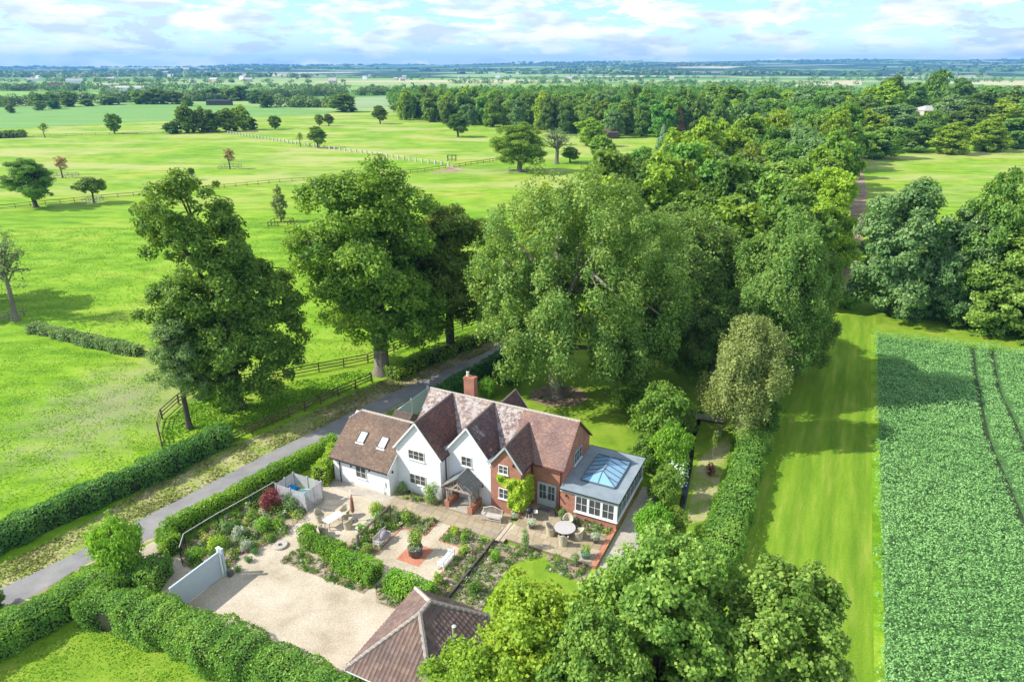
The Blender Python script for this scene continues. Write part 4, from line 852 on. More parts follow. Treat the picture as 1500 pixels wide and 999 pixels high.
# roof lantern
u0, u1, v0, v1, zb, zt = 14.75, 17.5, 5.25, 9.4, 2.86, 3.42; um = (u0+u1)/2
lk_ = MB()
for a, b_ in (((u0, v0), (u1, v0)), ((u1, v0), (u1, v1)), ((u1, v1), (u0, v1)), ((u0, v1), (u0, v0))): lk_.bar((a[0], a[1], 2.79), (b_[0], b_[1], 2.79), 0.14, 0.14)
lant = lk_.build('roof_lantern', M['lanternbar'], house)
va, vb = v0+1.05, v1-1.05
def pane(pts): 
    q = MB(); q.add(pts, [tuple(range(len(pts)))]); me = q.mesh('pane', M['skyglass']); 
    if me.polygons[0].normal.z < 0: me.flip_normals()
    link_mesh('pane', me, lant)
n = 6
for (ue, s) in ((u0, -1), (u1, 1)):
    for i in range(n):
        f0, f1 = i/n, (i+1)/n; a0, a1 = v0+(v1-v0)*f0, v0+(v1-v0)*f1; t0, t1 = max(va, min(vb, a0)), max(va, min(vb, a1))
        def hip(a): # height where the glazing bar meets hip
            return
        pts = [(ue, a0, zb), (ue, a1, zb)]
        if i == 0: pts = [(ue, a0, zb), (ue, a1, zb), (um, max(a1, va), zt)] if a1 < va else [(ue, a0, zb), (ue, a1, zb), (um+(ue-um)*max(0, (va-a1)/(va-v0)), max(a1, va) if a1 >= va else a1, zt if a1 >= va else zb+(zt-zb)*(a1-v0)/(va-v0))]
        def topq(a):
            if a <= va: k = (a-v0)/(va-v0); return (ue+(um-ue)*k, a, zb+(zt-zb)*k)
            if a >= vb: k = (v1-a)/(v1-vb); return (ue+(um-ue)*k, a, zb+(zt-zb)*k)
            return (um, a, zt)
        T0, T1 = topq(a0), topq(a1); pts = [(ue, a0, zb), (ue, a1, zb)]
        if i < n-1: pts.append(T1)
        if a0 < va < a1: pts.append((um, va, zt))
        if a0 < vb < a1: pts.append((um, vb, zt))
        if i > 0: pts.append(T0)
        pane(pts)
        if i > 0:
            q = MB(); q.bar((ue, a0, zb+.02), (T0[0], T0[1], T0[2]+.02), 0.05, 0.05); q.build('glazing_bar', M['lanternbar'], lant)
for vv, vt in ((v0, va), (v1, vb)):
    pane([(u0, vv, zb), (u1, vv, zb), (um, vt, zt)]); q = MB(); q.bar((um, vv, zb+.02), (um, vt, zt+.02), 0.05, 0.05); q.build('glazing_bar', M['lanternbar'], lant)
    for ue in (u0, u1): q = MB(); q.bar((ue, vv, zb+.02), (um, vt, zt+.02), 0.06, 0.05); q.build('hip_bar', M['lanternbar'], lant)
q = MB(); q.bar((um, va-.05, zt+.02), (um, vb+.05, zt+.02), 0.09, 0.07); q.build('ridge_bar', M['leadflash'], lant)
# ------------------------------------------------------------------ garage with pantiled hip roof
gar = empty('garage', HO, HA, 'brown pantiled garage with a hipped roof beside the gravel forecourt', 'garage')
g0u, g1u, g0v, g1v, ez = 9.52, 15.25, -17.4, -10.42, 2.5; ra, rb_, rz = (12.38, -13.05, 4.75), (12.38, -14.1, 4.75), 4.75
mb = MB(); mb.prism([(g0u+.3, g0v+.3), (g1u-.3, g0v+.3), (g1u-.3, g1v-.3), (g0u+.3, g1v-.3)], 'z', 0, 2.55); mb.build('wall', M['brick'], gar)
def pantile(parent, name, P0, U, S, poly, seed):
    rng = np.random.default_rng(seed); P0, U, S = np.array(P0, float), np.array(Vector(U).normalized()), np.array(Vector(S).normalized()); Nn = np.cross(U, S); 
    flip = Nn[2] < 0
    if flip: Nn = -Nn
    a = np.array(poly); u0, s0 = a.min(0); u1, s1 = a.max(0); tw, th = 0.26, 0.32; V = []; F = []; T = []
    K = 6
    for j in range(int((s1-s0)/th)+1):
        for i in range(int((u1-u0)/tw)+1):
            uu, ss = u0+i*tw, s0+j*th
            if not inside(poly, np.array([[uu+tw/2, ss+th*0.5]]))[0]: continue
            b = len(V); j1, j2 = rng.uniform(-.006, .006, 2)
            for (s_, hh) in ((ss-.01, 0.045+j1), (ss+th+.02, 0.012+j2)):
                for k in range(K+1):
                    t = k/K; w = 0.020*math.cos(2*math.pi*t)+0.006*math.cos(4*math.pi*t)
                    V.append(P0+U*(uu+tw*t)+S*s_+Nn*(hh+w+.03))
            for k in range(K): F.append((b+k, b+k+1, b+K+2+k, b+K+1+k))
            T += [rng.uniform(0, 1)]*K
    F = np.array(F); F = F[:, ::-1] if flip else F
    me = np_mesh(name, np.array(V), F, M['tile_garage'], np.array(T)); o = link_mesh('roof_tiles', me, parent); o['kind'] = 'stuff'
    mb = MB(); q = [Vector(P0+U*p[0]+S*p[1]) for p in poly]; nn = Vector(Nn); n_ = len(q)
    mb.add(q+[p-nn*.08 for p in q], [tuple(range(n_)), tuple(range(n_, 2*n_))[::-1]]+[(i, n_+i, n_+(i+1) % n_, (i+1) % n_) for i in range(n_)]); mb.build('roof_deck', M['tile_deck'], parent)
def slope4(eu0, eu1, const, axis, rpts):
    pass
# left (u=g0u) and right slopes run along v; front/back run along u
for ue, sd_ in ((g0u, 1), (g1u, -1)):
    Sx = Vector((12.38-ue, 0, rz-ez)); L = Sx.length
    pantile(gar, 'tiles', (ue, 0, ez), (0, 1, 0), Sx.normalized(), [(g0v, 0), (g1v, 0), (ra[1], L), (rb_[1], L)], 41 if sd_ > 0 else 42)
for ve, vt in ((g1v, ra[1]), (g0v, rb_[1])):
    Sx = Vector((0, vt-ve, rz-ez)); L = Sx.length
    pantile(gar, 'tiles', (0, ve, ez), (1, 0, 0), Sx.normalized(), [(g0u, 0), (g1u, 0), (12.38, L)], 43 if ve > -14 else 44)
for c_, t_ in (((g0u, g1v), ra), ((g1u, g1v), ra), ((g0u, g0v), rb_), ((g1u, g0v), rb_)):
    ridge_tiles(gar, (c_[0], c_[1], ez+.08), (t_[0], t_[1], rz+.10), r=0.14, step=0.36, seed=int(abs(c_[0]+c_[1])*3))
ridge_tiles(gar, (12.38, -14.1, rz+.10), (12.38, -13.05, rz+.10), r=0.15, step=0.35, seed=77)
for a, b_ in (((g0u, g1v), (g1u, g1v)), ((g0u, g0v), (g0u, g1v)), ((g1u, g0v), (g1u, g1v)), ((g0u, g0v), (g1u, g0v))):
    q = MB(); q.bar((a[0], a[1], ez-.03), (b_[0], b_[1], ez-.03), 0.06, 0.12); q.build('gutter', M['trim'], gar)
# ------------------------------------------------------------------ terrace and garden (positions along/away from the house front)
M['flag'] = mat_leaf('sandstone_flag', [(0, (0.30, 0.245, 0.155)), (0.4, (0.35, 0.29, 0.185)), (0.75, (0.39, 0.325, 0.215)), (1, (0.33, 0.28, 0.20))], transl=0.0, rough=0.9, shift=0.12)
M['joint'] = mat_plain('paving_joint', (0.25, 0.20, 0.13), 0.95)
M['timber'] = mat_plain('dark_sleeper', (0.10, 0.08, 0.065), 0.9, 0.3)
M['teak'] = mat_noise('silvered_teak', [(0.3, (0.40, 0.36, 0.31)), (0.7, (0.58, 0.54, 0.48))], 6, 4, 0.8, 0.2, 0.004, 20, obj=True)
M['wicker'] = mat_noise('pale_wicker', [(0.3, (0.40, 0.35, 0.24)), (0.7, (0.60, 0.54, 0.41))], 22, 3, 0.85, 0.6, 0.006, 60, obj=True)
M['stonetop'] = mat_plain('pale_table_top', (0.44, 0.42, 0.40), 0.5, 0.06)
M['greywood'] = mat_noise('grey_slats', [(0.3, (0.34, 0.33, 0.34)), (0.7, (0.52, 0.51, 0.51))], 4, 4, 0.8, 0.2, 0.004, 20, obj=True)
M['potgrey'] = mat_plain('lead_grey_pot', (0.13, 0.12, 0.12), 0.7, 0.25)
M['potblue'] = mat_plain('glazed_blue_pot', (0.10, 0.28, 0.30), 0.3, 0.1)
M['gate'] = mat_plain('pale_blue_grey_gate', (0.47, 0.55, 0.58), 0.5, 0.03)
M['cushion'] = mat_plain('mauve_grey_cushion', (0.30, 0.26, 0.29), 0.9, 0.2)
M['brownrail'] = mat_noise('brown_fence_wood', [(0.3, (0.085, 0.055, 0.035)), (0.7, (0.19, 0.13, 0.09))], 3, 4, 0.9, 0.2, 0.01, 12, obj=True)
M['greyrail'] = mat_noise('grey_fence_wood', [(0.3, (0.20, 0.18, 0.15)), (0.7, (0.34, 0.31, 0.27))], 3, 4, 0.9, 0.2, 0.01, 12, obj=True)
M['whitepost'] = mat_plain('white_stone', (0.50, 0.48, 0.42), 0.8)
M['tubblue'], nd, lk, b = newmat('blue_water'); b.inputs['Base Color'].default_value = (0.01, 0.22, 0.55, 1); b.inputs['Roughness'].default_value = 0.05
M['parasolcloth'] = mat_plain('rust_parasol', (0.27, 0.115, 0.075), 0.8, 0.15)
M['mesh'] = mat_plain('black_mesh', (0.02, 0.025, 0.02), 0.8)
flag_count = [0]
def paving(parent, u0, u1, v0, v1, z, seed, skip=None, limit=300):
    rnd = random.Random(seed); v = v0; extra = MB(); te = []
    meshes = {}
    while v < v1-0.05:
        rh_ = min(rnd.choice([0.45, 0.6, 0.6, 0.75]), v1-v); 
        if v1-v-rh_ < 0.25: rh_ = v1-v
        u = u0-rnd.uniform(0, .5)
        while u < u1-0.05:
            w = rnd.choice([0.45, 0.6, 0.75, 0.9]); a, b_ = max(u, u0), min(u+w, u1); u += w
            if b_-a < 0.12: continue
            cu, cv = (a+b_)/2, v+rh_/2
            if skip and skip(cu, cv): continue
            key = (round(b_-a, 2), round(rh_, 2))
            if key not in meshes:
                q = MB(); x, y = key[0]/2-.012, key[1]/2-.012; q.prism([(-x, -y), (x, -y), (x, y), (-x, y)], 'z', -0.03, 0.0)
                me = q.mesh('paving_stone', M['flag']); at = me.attributes.new('tint', 'FLOAT', 'FACE'); at.data.foreach_set('value', [rnd.random()]*len(me.polygons)); meshes[key] = me
            o = link_mesh('paving_stone', meshes[key], parent, (cu, cv, z+rnd.uniform(-.006, .008))); o.rotation_euler = (rnd.uniform(-.006, .006), rnd.uniform(-.006, .006), 0)
            flag_count[0] += 1
        v += rh_
def local_sheet(name, uv, mat, z, thick=0.0, label=None):
    o = sheet(name, [Lw(*p)[:2] for p in uv], mat, z, thick=thick)
    return o
def hslab(name, uv, mat, z0, z1):
    mb = MB(); mb.prism(uv, 'z', z0, z1); return tag(mb.build(name, mat, None, HO, HA), kind='structure')
patio = hslab('patio', [(0.35, -1.15), (10.38, -1.15), (10.38, 2.3), (0.35, 1.2)], M['joint'], 0.0, 0.028)
def skip1(u, v):
    if u < 4.3: return v > 1.05-0.0 or (u > 0.4 and u < 3.4 and v > 0.2)
    if u < 8.3: return v > 2.3 or (4.75 < u < 7.35 and v > 0.75)
    return v > 2.0
paving(patio, 0.35, 10.38, -1.15, 2.3, 0.046, 3, skip1)
terrace = hslab('terrace', [(11.2, -0.95), (18.0, -0.95), (18.0, 3.6), (13.6, 3.6), (13.6, 4.05), (10.97, 4.05), (10.97, 1.15), (11.2, 1.15)], M['joint'], -0.3, 0.215)
def skip2(u, v): return (v > 3.55 and u > 13.5) or (u > 14.6 and v > 2.55) or (u < 11.2 and v < 1.2)
paving(terrace, 10.97, 18.0, -0.95, 4.05, 0.235, 5, skip2)
left_walk = hslab('patio', [(-5.7, -1.0), (0.34, -1.0), (0.34, -0.02), (-5.7, -0.02)], M['flagbase'] if 'flagbase' in M else M['path_gravel'], 0.0, 0.03)
# steps between the two levels
st = MB(); st.prism([(10.39, -1.4), (10.78, -1.4), (10.78, 1.15), (10.39, 1.15)], 'z', 0, 0.11); st.prism([(10.783, -1.4), (11.19, -1.4), (11.19, 1.15), (10.783, 1.15)], 'z', 0, 0.20)
so_ = st.build('garden_steps', M['timber'], None, HO, HA); tag(so_, 'two long shallow timber-edged steps between lower patio and terrace', 'steps')
for k, (u, z) in enumerate(((10.60, 0.115), (11.02, 0.205))):
    q = MB(); q.box((u, -.125, z+.01), (0.30, 2.45, 0.03)); t_ = q.build('tread', M['gravel'], so_)
# retaining sleeper wall
rw = MB()
L0 = empty('retaining_wall', HO, HA, 'low dark timber retaining wall running from the steps to the garage', 'wall')
for k in range(4):
    for r in range(2):
        q = MB(); q.box((10.42, -1.45-1.9*(k+.5)+(0.0), 0.10+r*0.17), (0.14, 1.88, 0.16)); q.build('sleeper', M['timber'], L0)
# brick retaining edge on the right of the terrace
bw = empty('brick_wall', HO, HA, 'low red brick wall edging the terrace above the gravel strip', 'wall')
q = MB(); q.box((18.14, 1.32, -0.12), (0.26, 4.55, 0.76)); q.build('wall', M['brick'], bw)
q = MB(); q.box((18.14, 1.32, 0.285), (0.34, 4.62, 0.05)); q.build('coping', M['paving_brick'], bw)
# fountain court
hslab('court', [(3.3, -7.2), (8.6, -7.2), (8.6, -3.15), (6.55, -3.15), (6.55, -1.16), (5.4, -1.16), (5.4, -3.15), (3.3, -3.15)], M['gravel'], 0.0, 0.024)
hslab('brick_paving', [(4.95, -6.25), (6.85, -6.25), (6.85, -4.15), (4.95, -4.15)], M['paving_brick'], 0.0, 0.034)
eb = MB()
for a, b_ in (((3.25, -3.1), (5.35, -3.1)), ((5.35, -3.1), (5.35, -1.2)), ((6.6, -1.2), (6.6, -3.1)), ((6.6, -3.1), (8.65, -3.1)), ((8.65, -3.1), (8.65, -7.2)), ((3.25, -3.1), (3.25, -7.2))): eb.bar((a[0], a[1], .03), (b_[0], b_[1], .03), 0.10, 0.07)
tag(eb.build('brick_edging', M['paving_brick'], None, HO, HA), kind='structure')
# beds
bed_polys = {
 'left': px((268, 795), (340, 757), (405, 717), (446, 722), (449, 752), (412, 788), (374, 804), (345, 826), (334, 834), (300, 838), (272, 828)),
 'front': [Lw(*p)[:2] for p in ((-2.4, -10.15), (5.0, -10.15), (5.0, -8.9), (2.0, -8.8), (-2.4, -8.55))],
 'roses': [Lw(*p)[:2] for p in ((0.9, -6.8), (2.3, -6.8), (2.3, -4.6), (3.2, -3.15), (3.2, -1.3), (0.6, -1.3), (-0.5, -2.2), (0.9, -3.0))],
 'mid': [Lw(*p)[:2] for p in ((2.3, -1.25), (5.3, -1.25), (5.3, -3.05), (2.3, -3.05))],
 'west': [Lw(*p)[:2] for p in ((1.0, -8.2), (3.2, -8.6), (3.2, -3.2), (1.4, -3.2))],
 'east': [Lw(*p)[:2] for p in ((6.65, -1.25), (10.3, -1.45), (10.3, -8.6), (8.7, -8.9), (8.7, -3.1), (6.65, -3.05))],
 'lower': [Lw(*p)[:2] for p in ((10.5, -1.45), (11.2, -1.4), (12.9, -1.0), (14.5, -1.15), (12.7, -3.2), (12.6, -6.5), (13.3, -9.8), (10.5, -10.2))],
 'terrace_front': [Lw(*p)[:2] for p in ((14.6, -1.0), (17.9, -1.0), (18.0, -2.8), (15.3, -2.6), (14.6, -1.8))],
 'south': [Lw(*p)[:2] for p in ((5.2, -9.0), (9.4, -8.9), (9.6, -10.3), (6.2, -10.4))],
 'house': [Lw(*p)[:2] for p in ((0.3, 0.2), (3.4, 0.25), (4.3, 0.5), (4.3, 1.2), (0.3, 1.2))],
 'extension': [Lw(*p)[:2] for p in ((14.6, 2.55), (18.0, 2.55), (18.0, 3.58), (14.6, 3.58))],
}
for k, p in bed_polys.items():
    sheet('garden_bed', p, M['soil'], 0.040 if k not in ('extension',) else 0.262)
def bed_plants(name, poly, n, seed, label, rr=(0.12, 0.34), leaf=0.12, mat='mixbed', per=46, z=0.04, hs=1.0):
    rng = np.random.default_rng(seed); P0 = scatter(poly, n, rng); r = rng.uniform(rr[0], rr[1], n)*(rng.random(n)**0.4); h = r*rng.uniform(0.9, 2.1, n)*hs; ct = rng.random(n)
    idx = np.repeat(np.arange(n), np.maximum(8, (per*(r/rr[1])**1.6)).astype(int)); m = len(idx); d = unit(rng.normal(size=(m, 3))+np.array([0, 0, 0.4]))
    P = np.stack([P0[idx, 0]+d[:, 0]*r[idx]*rng.uniform(.5, 1.1, m), P0[idx, 1]+d[:, 1]*r[idx]*rng.uniform(.5, 1.1, m), z+np.abs(d[:, 2])*h[idx]*rng.uniform(.3, 1.1, m)], 1)
    Nn = unit(d+rng.normal(size=(m, 3))*0.6+np.array([0, 0, .4])); V, F = leaf_mesh_arrays(P, Nn, leaf, rng, 0.6)
    c = P0.mean(0); V[:, 0] -= c[0]; V[:, 1] -= c[1]
    t = np.clip(ct[idx]+rng.normal(0, .02, m), 0, 1)
    o = link_mesh(name, np_mesh(name, V, F, M[mat], t), None, (c[0], c[1], 0)); return tag(o, label, 'plants', None, 'stuff')
bed_plants('border_plants', bed_polys['left'], 420, 1, 'tall mixed perennials filling the border inside the roadside hedge', (0.22, 0.55), 0.15, per=120, hs=1.0)
bed_plants('border_plants', bed_polys['front'], 190, 2, 'low flowering plants in the square bed at the edge of the gravel forecourt', (0.15, 0.35), per=60, hs=.8)
bed_plants('border_plants', bed_polys['roses'], 150, 3, 'leafy plants around the dark rail between dining area and court', (0.2, 0.45), per=70)
bed_plants('border_plants', bed_polys['mid'], 130, 4, 'grey green lavender and herbs in the bed between patio and court', (0.15, 0.32), mat='mixbed', per=60)
bed_plants('border_plants', bed_polys['west'], 110, 5, 'small plants in the bed beside the cushioned bench', (0.12, 0.33))
bed_plants('border_plants', bed_polys['east'], 330, 6, 'scattered herbs and perennials in the bed right of the court', (0.12, 0.34))
bed_plants('border_plants', bed_polys['lower'], 330, 7, 'sparse perennials in the mulched bed left of the curved lawn', (0.12, 0.34))
bed_plants('border_plants', bed_polys['terrace_front'], 60, 8, 'loose shrubs and grasses below the terrace edge', (0.2, 0.4), per=70)
bed_plants('border_plants', bed_polys['south'], 90, 9, 'low yellow green plants along the edge of the forecourt by the garage', (0.12, 0.3))
bed_plants('border_plants', bed_polys['house'], 50, 10, 'low grey green plants at the foot of the white gable', (0.1, 0.28), z=.04)
bed_plants('border_plants', bed_polys['extension'], 110, 11, 'lavender and herbs in the bed under the extension windows', (0.15, 0.3), z=.26)
sheet('lawn', smooth_path([Lw(*p)[:2] for p in ((14.5, -1.25), (13.2, -2.2), (12.75, -3.6), (12.7, -5.2), (13.2, -7.2), (14.2, -9.5), (17.5, -9.5), (19, -5), (18, -2.8), (16.3, -2.6), (14.5, -1.25))], 4)[:-1], M['lawn'], 0.050)
def S(name, u, v, seed, r, h, mat, label, z=0.03, leaf=0.11, n=None, cat='shrub', group=None, **k):
    n = n or int(220+900*r*h); x, y, _ = Lw(u, v)
    return shrub(name, (x, y, z), seed, r, h, leaf, n, mat, label, cat, group, **k)
def Sp(name, x, y, seed, r, h, mat, label, **k):
    n = k.pop('n', None) or int(220+900*r*h); leaf = k.pop('leaf', 0.12); cat = k.pop('cat', 'shrub'); group = k.pop('group', None)
    gx_, gy_, _ = G(x, y); return shrub(name, (gx_, gy_, 0.03), seed, r, h, leaf, n, mat, label, cat, group, **k)
Sp('acer', 400, 748, 1, 0.95, 1.7, 'acer', 'dark red leaved acer in the border beside the slatted hot tub screen', leaf=.13)
for i, (x, y, r, h, m, l) in enumerate([(424, 748, .8, 1.3, 'grey', 'grey green rose shrub at the foot of the slatted screen'), (385, 778, .65, 1.1, 'privet', 'yellow green shrub below the red acer'), (352, 790, .6, 1.0, 'silver', 'silvery leaved shrub in the middle of the left border'), (318, 806, .75, 1.15, 'lime', 'bright green shrub in the left border near the hedge corner'), (333, 783, .5, 1.3, 'grey', 'tall grey spired plant in front of the roadside hedge'), (288, 820, .8, 1.0, 'privet', 'rounded green shrub beside the pale entrance gate'), (362, 806, .55, .8, 'silver', 'lavender grey clump at the gravel edge of the left border'), (410, 775, .6, .9, 'privet', 'leafy green perennial clump below the slatted screen'), (372, 762, .5, .95, 'box', 'lime green shrub between acer and roadside hedge')]):
    Sp('border_shrub', x, y, 20+i, r, h, m, l)
for i, (x, y, l) in enumerate([(349, 836, 'nearest of three small green domes on the gravel'), (364, 822, 'middle of three small green domes on the gravel'), (374, 811, 'furthest of three small green domes on the gravel')]):
    Sp('dome_shrub', x, y, 40+i, .36, .42, 'darkhedge', l, n=420, leaf=.08, group='clipped domes on the gravel')
S('camellia_bush', 3.55, 0.75, 50, .72, 1.75, 'dark', 'dark green bush with white flowers against the white gable', flowers=60, n=1500)
S('wall_shrub', 0.75, 0.8, 51, .45, 1.15, 'grey', 'small glossy shrub in the corner beside the low white wing', n=500)
for i, (u, v, r, h, m, l) in enumerate([(3.1, -2.3, .45, .75, 'box', 'yellow green round shrub at the corner of the bed left of the court'), (2.6, -6.6, .48, .7, 'box', 'yellow green round shrub beside the cushioned bench'), (9.1, -3.5, .42, .62, 'box', 'yellow green round shrub above the white bench'), (9.0, -7.2, .5, .8, 'box', 'yellow green round shrub below the white bench'), (11.5, -3.3, .45, .85, 'privet', 'upright lime shrub just below the sleeper wall'), (11.8, -6.9, .6, .9, 'dark', 'dark green shrub between sleeper wall and curved lawn'), (12.9, -1.35, .42, 1.7, 'grey', 'tall slim grey green shrub in front of the terrace'), (7.3, -2.0, .4, .65, 'lime', 'bright lime shrub in the bed near the white seat'), (8.3, -2.3, .4, .55, 'privet', 'fresh green herb clump in the right bed')]):
    S('garden_shrub', u, v, 60+i, r, h, m, l)
for i, (u, v, r, h, m, l) in enumerate([(0.2, -2.3, .7, .8, 'lime', 'lime green shrub at the top of the bed below the low wing'), (1.2, -3.4, .6, .9, 'privet', 'climbing rose bush with white flowers at the upper rail'), (1.0, -4.9, .6, .85, 'privet', 'climbing rose bush with white flowers at the lower rail')]):
    S('rose_bush', u, v, 80+i, r, h, m, l, flowers=45 if i else 12)
# rail of the rose bed
rr_ = empty('garden_rail', HO, HA, 'dark timber rail with climbing roses beside the dining area', 'rail')
for v in (-2.3, -4.3, -6.3):
    q = MB(); q.box((1.65, v, .5), (0.1, 0.1, 1.0)); q.build('post', M['timber'], rr_)
q = MB(); q.box((1.65, -4.3, 1.04), (0.14, 4.2, 0.10)); q.build('rail', M['timber'], rr_)
# clipped hedges round the court
def lp(*l): return [Lw(u, v)[:2] for u, v in l]
hedge('clipped_hedge', lp((-2.3, -6.9), (-2.2, -7.9), (1.4, -7.9)), 1.1, 1.15, 0.13, 230, 'privet', 1, 'clipped hedge between gravel forecourt and rattan dining set', group='clipped hedges round the court')
hedge('clipped_hedge', lp((1.7, -8.7), (5.1, -8.8)), 1.5, 1.35, 0.13, 230, 'privet', 2, 'wider clipped hedge between forecourt and the cushioned bench', group='clipped hedges round the court')
hedge('clipped_hedge', lp((6.2, -8.8), (9.5, -8.9)), 1.4, 1.3, 0.13, 230, 'privet', 3, 'clipped hedge nearest to the garage roof', group='clipped hedges round the court')
# planter
x, y, _ = Lw(5.95, -5.25)
pl = empty('planter', (x, y, 0.035), 0, 'large round lead grey planter on the orange brick square', 'planter')
q = MB(); q.lathe([(0, 0), (0.40, 0), (0.5, 0.1), (0.52, 0.62), (0.56, 0.64), (0.56, 0.7), (0.47, 0.7), (0.45, 0.6), (0, 0.6)], (0, 0, 0), 24); q.smooth = True; q.build('pot', M['potgrey'], pl)
o = link_mesh('plant', shrub_mesh(91, 0.75, 1.25, 0.15, 800, 'box'), pl, (0, 0, 0.6))
o = link_mesh('trailing_plant', shrub_mesh(92, 0.55, 0.35, 0.10, 300, 'silver'), pl, (0, 0, 0.5))
# pots on the terrace
def potted(u, v, z, pr_, ph, pm, r, h, mat, seed, label, **k):
    x, y, _ = Lw(u, v); e = empty('potted_plant', (x, y, z), 0, label, 'potted plant'); q = MB(); q.smooth = True
    q.lathe([(0, 0), (pr_*.7, 0), (pr_, ph*.9), (pr_*1.08, ph), (pr_*.9, ph), (pr_*.85, ph*.85), (0, ph*.85)], (0, 0, 0), 16); q.build('pot', M[pm], e)
    link_mesh('plant', shrub_mesh(seed, r, h, .10, int(250+500*r*h), mat, **k), e, (0, 0, ph*.8))
potted(17.25, -0.35, .24, .33, .45, 'potblue', .5, .7, 'box', 100, 'yellow green shrub in a blue glazed pot on the terrace corner')
potted(17.35, 1.55, .24, .22, .35, 'potgrey', .4, .55, 'silver', 101, 'silver leaved plant in a dark pot by the brick edge')
potted(12.35, 1.05, .24, .24, .3, 'potgrey', .45, .5, 'silver', 102, 'grey leaved plant in a pot at the top of the steps')
potted(10.6, 1.65, .05, .24, .3, 'potgrey', .42, .45, 'silver', 103, 'blue grey plant in a pot below the vine')
potted(13.5, 3.45, .24, .2, .3, 'potgrey', .35, .4, 'dark', 104, 'pot of crimson flowers beside the french doors', flowers=60, fmat='redflower')
potted(14.25, 2.9, .24, .22, .3, 'potgrey', .5, .75, 'grey', 105, 'tall grey green potted plant right of the french doors')
potted(15.0, 2.95, .24, .2, .3, 'potgrey', .4, .4, 'silver', 106, 'low silvery potted plant under the first extension window')
potted(16.8, -1.3, .05, .2, .3, 'potgrey', .35, .9, 'grey', 107, 'feathery grey green potted grass at the terrace edge')
# climbing vine on the brick gable
rng = np.random.default_rng(5); nv = 3600
def vine_in(u, z): return (z < 3.55 and z > .75) and (u > 9.95-0.0*(z) or z > 2.75) and not (8.9 < u < 9.95 and z < 2.45) and (u > 8.6+0.5*abs(math.sin(u*3))) and z < 3.5-0.15*math.sin(u*4)
pts = []
while len(pts) < nv:
    u, z = rng.uniform(8.6, 11.0), rng.uniform(.7, 3.6)
    if vine_in(u, z): pts.append((u, 2.05-rng.uniform(0.02, .42)*(0.6+.4*math.sin(u*5)*math.sin(z*4)), z))
for i in range(1800):
    v, z = rng.uniform(1.9, 3.9), rng.uniform(.8, 3.6)
    if z < 4.2-(v-1.9)*0.6: pts.append((10.98+rng.uniform(.02, .35), v, z))
P = np.array(pts); Nn = unit(np.array([0.1, -.75, .6])+rng.normal(size=P.shape)*.5); V, F = leaf_mesh_arrays(P, Nn, .17, rng, .8)
tag(link_mesh('climbing_vine', np_mesh('vine', V, F, M['vine'], rng.random(len(P))), None, HO, HA), 'bright green vine climbing the narrow brick gable', 'vine')
# --- furniture
def wicker_chair(u, v, z, rz, label, group, high=True):
    x, y, _ = Lw(u, v); e = empty('wicker_chair', (x, y, z), HA+rz, label, 'chair', group); e.scale = (1.22, 1.22, 1.12)
    q = MB(); q.smooth = False; n = 12; R0, R1 = .27, .31
    # bowl shaped base, open at the front (front = +x)
    vs = []; fs = []
    for k in range(n+1):
        t = R(60+240*k/n); hh = .64+.30*(0.5-0.5*math.cos(2*math.pi*k/n))**1.2
        for r_, zz in ((R0*.85, 0), (R0, .38), (R1*1.08, hh), (R1*.92, hh), (R0*.86, .40)): vs.append((math.cos(t)*r_, math.sin(t)*r_, zz))
    for k in range(n):
        for j in range(4): fs.append((k*5+j, (k+1)*5+j, (k+1)*5+j+1, k*5+j+1))
    q.add(vs, fs); q.build('backrest', M['wicker'], e)
    q = MB(); q.lathe([(0, 0), (.24, 0), (.27, .36), (.25, .40), (0, .41)], (0.02, 0, 0), 14); q.build('seat', M['wicker'], e)
    return e
tx, ty, _ = Lw(15.0, 1.3); t = empty('round_table', (tx, ty, .24), 0, 'round pale stone topped garden table on the terrace', 'table')
q = MB(); q.lathe([(0, .71), (.78, .71), (.80, .73), (.80, .76), (0, .765)], n=32); q.build('table_top', M['stonetop'], t)
q = MB(); q.lathe([(0.32, 0), (.32, .03), (.08, .08), (.08, .68), (.3, .705)], n=14); q.build('pedestal', M['potgrey'], t)
for i, (a, l) in enumerate(((100, 'wicker tub chair at the round table, on the house side'), (5, 'wicker tub chair at the round table, on the extension side'), (200, 'wicker tub chair at the round table, on the steps side'), (285, 'wicker tub chair at the round table, on the lawn side'))):
    wicker_chair(15.0+1.08*math.cos(R(a)), 1.3+1.08*math.sin(R(a)), .24, R(a+180), l, 'wicker chairs at the round table')
tx, ty, _ = Lw(-1.7, -5.1); t = empty('dining_table', (tx, ty, .02), HA+R(78), 'rectangular white topped table on the gravel dining area', 'table')
q = MB(); q.box((0, 0, .73), (1.5, .78, .035)); q.build('table_top', M['trim'], t)
lg = MB(); lg.box((0, 0, .355), (.07, .07, .71)); lme = lg.mesh('leg', M['teak'])
for sx_ in (-.62, .62):
    for sy in (-.3, .3): link_mesh('leg', lme, t, (sx_, sy, 0))
for i, (u, v, a, l) in enumerate(((-1.55, -3.85, -95, 'wicker armchair at the white table, nearest to the low wing'), (-.45, -4.9, 180, 'wicker armchair at the white table, below the parasol'), (-2.95, -5.2, 0, 'wicker armchair at the white table, beside the border'), (-1.6, -6.35, 85, 'wicker armchair at the white table, beside the clipped hedge'))):
    wicker_chair(u, v, .02, R(a), l, 'wicker armchairs at the white table')
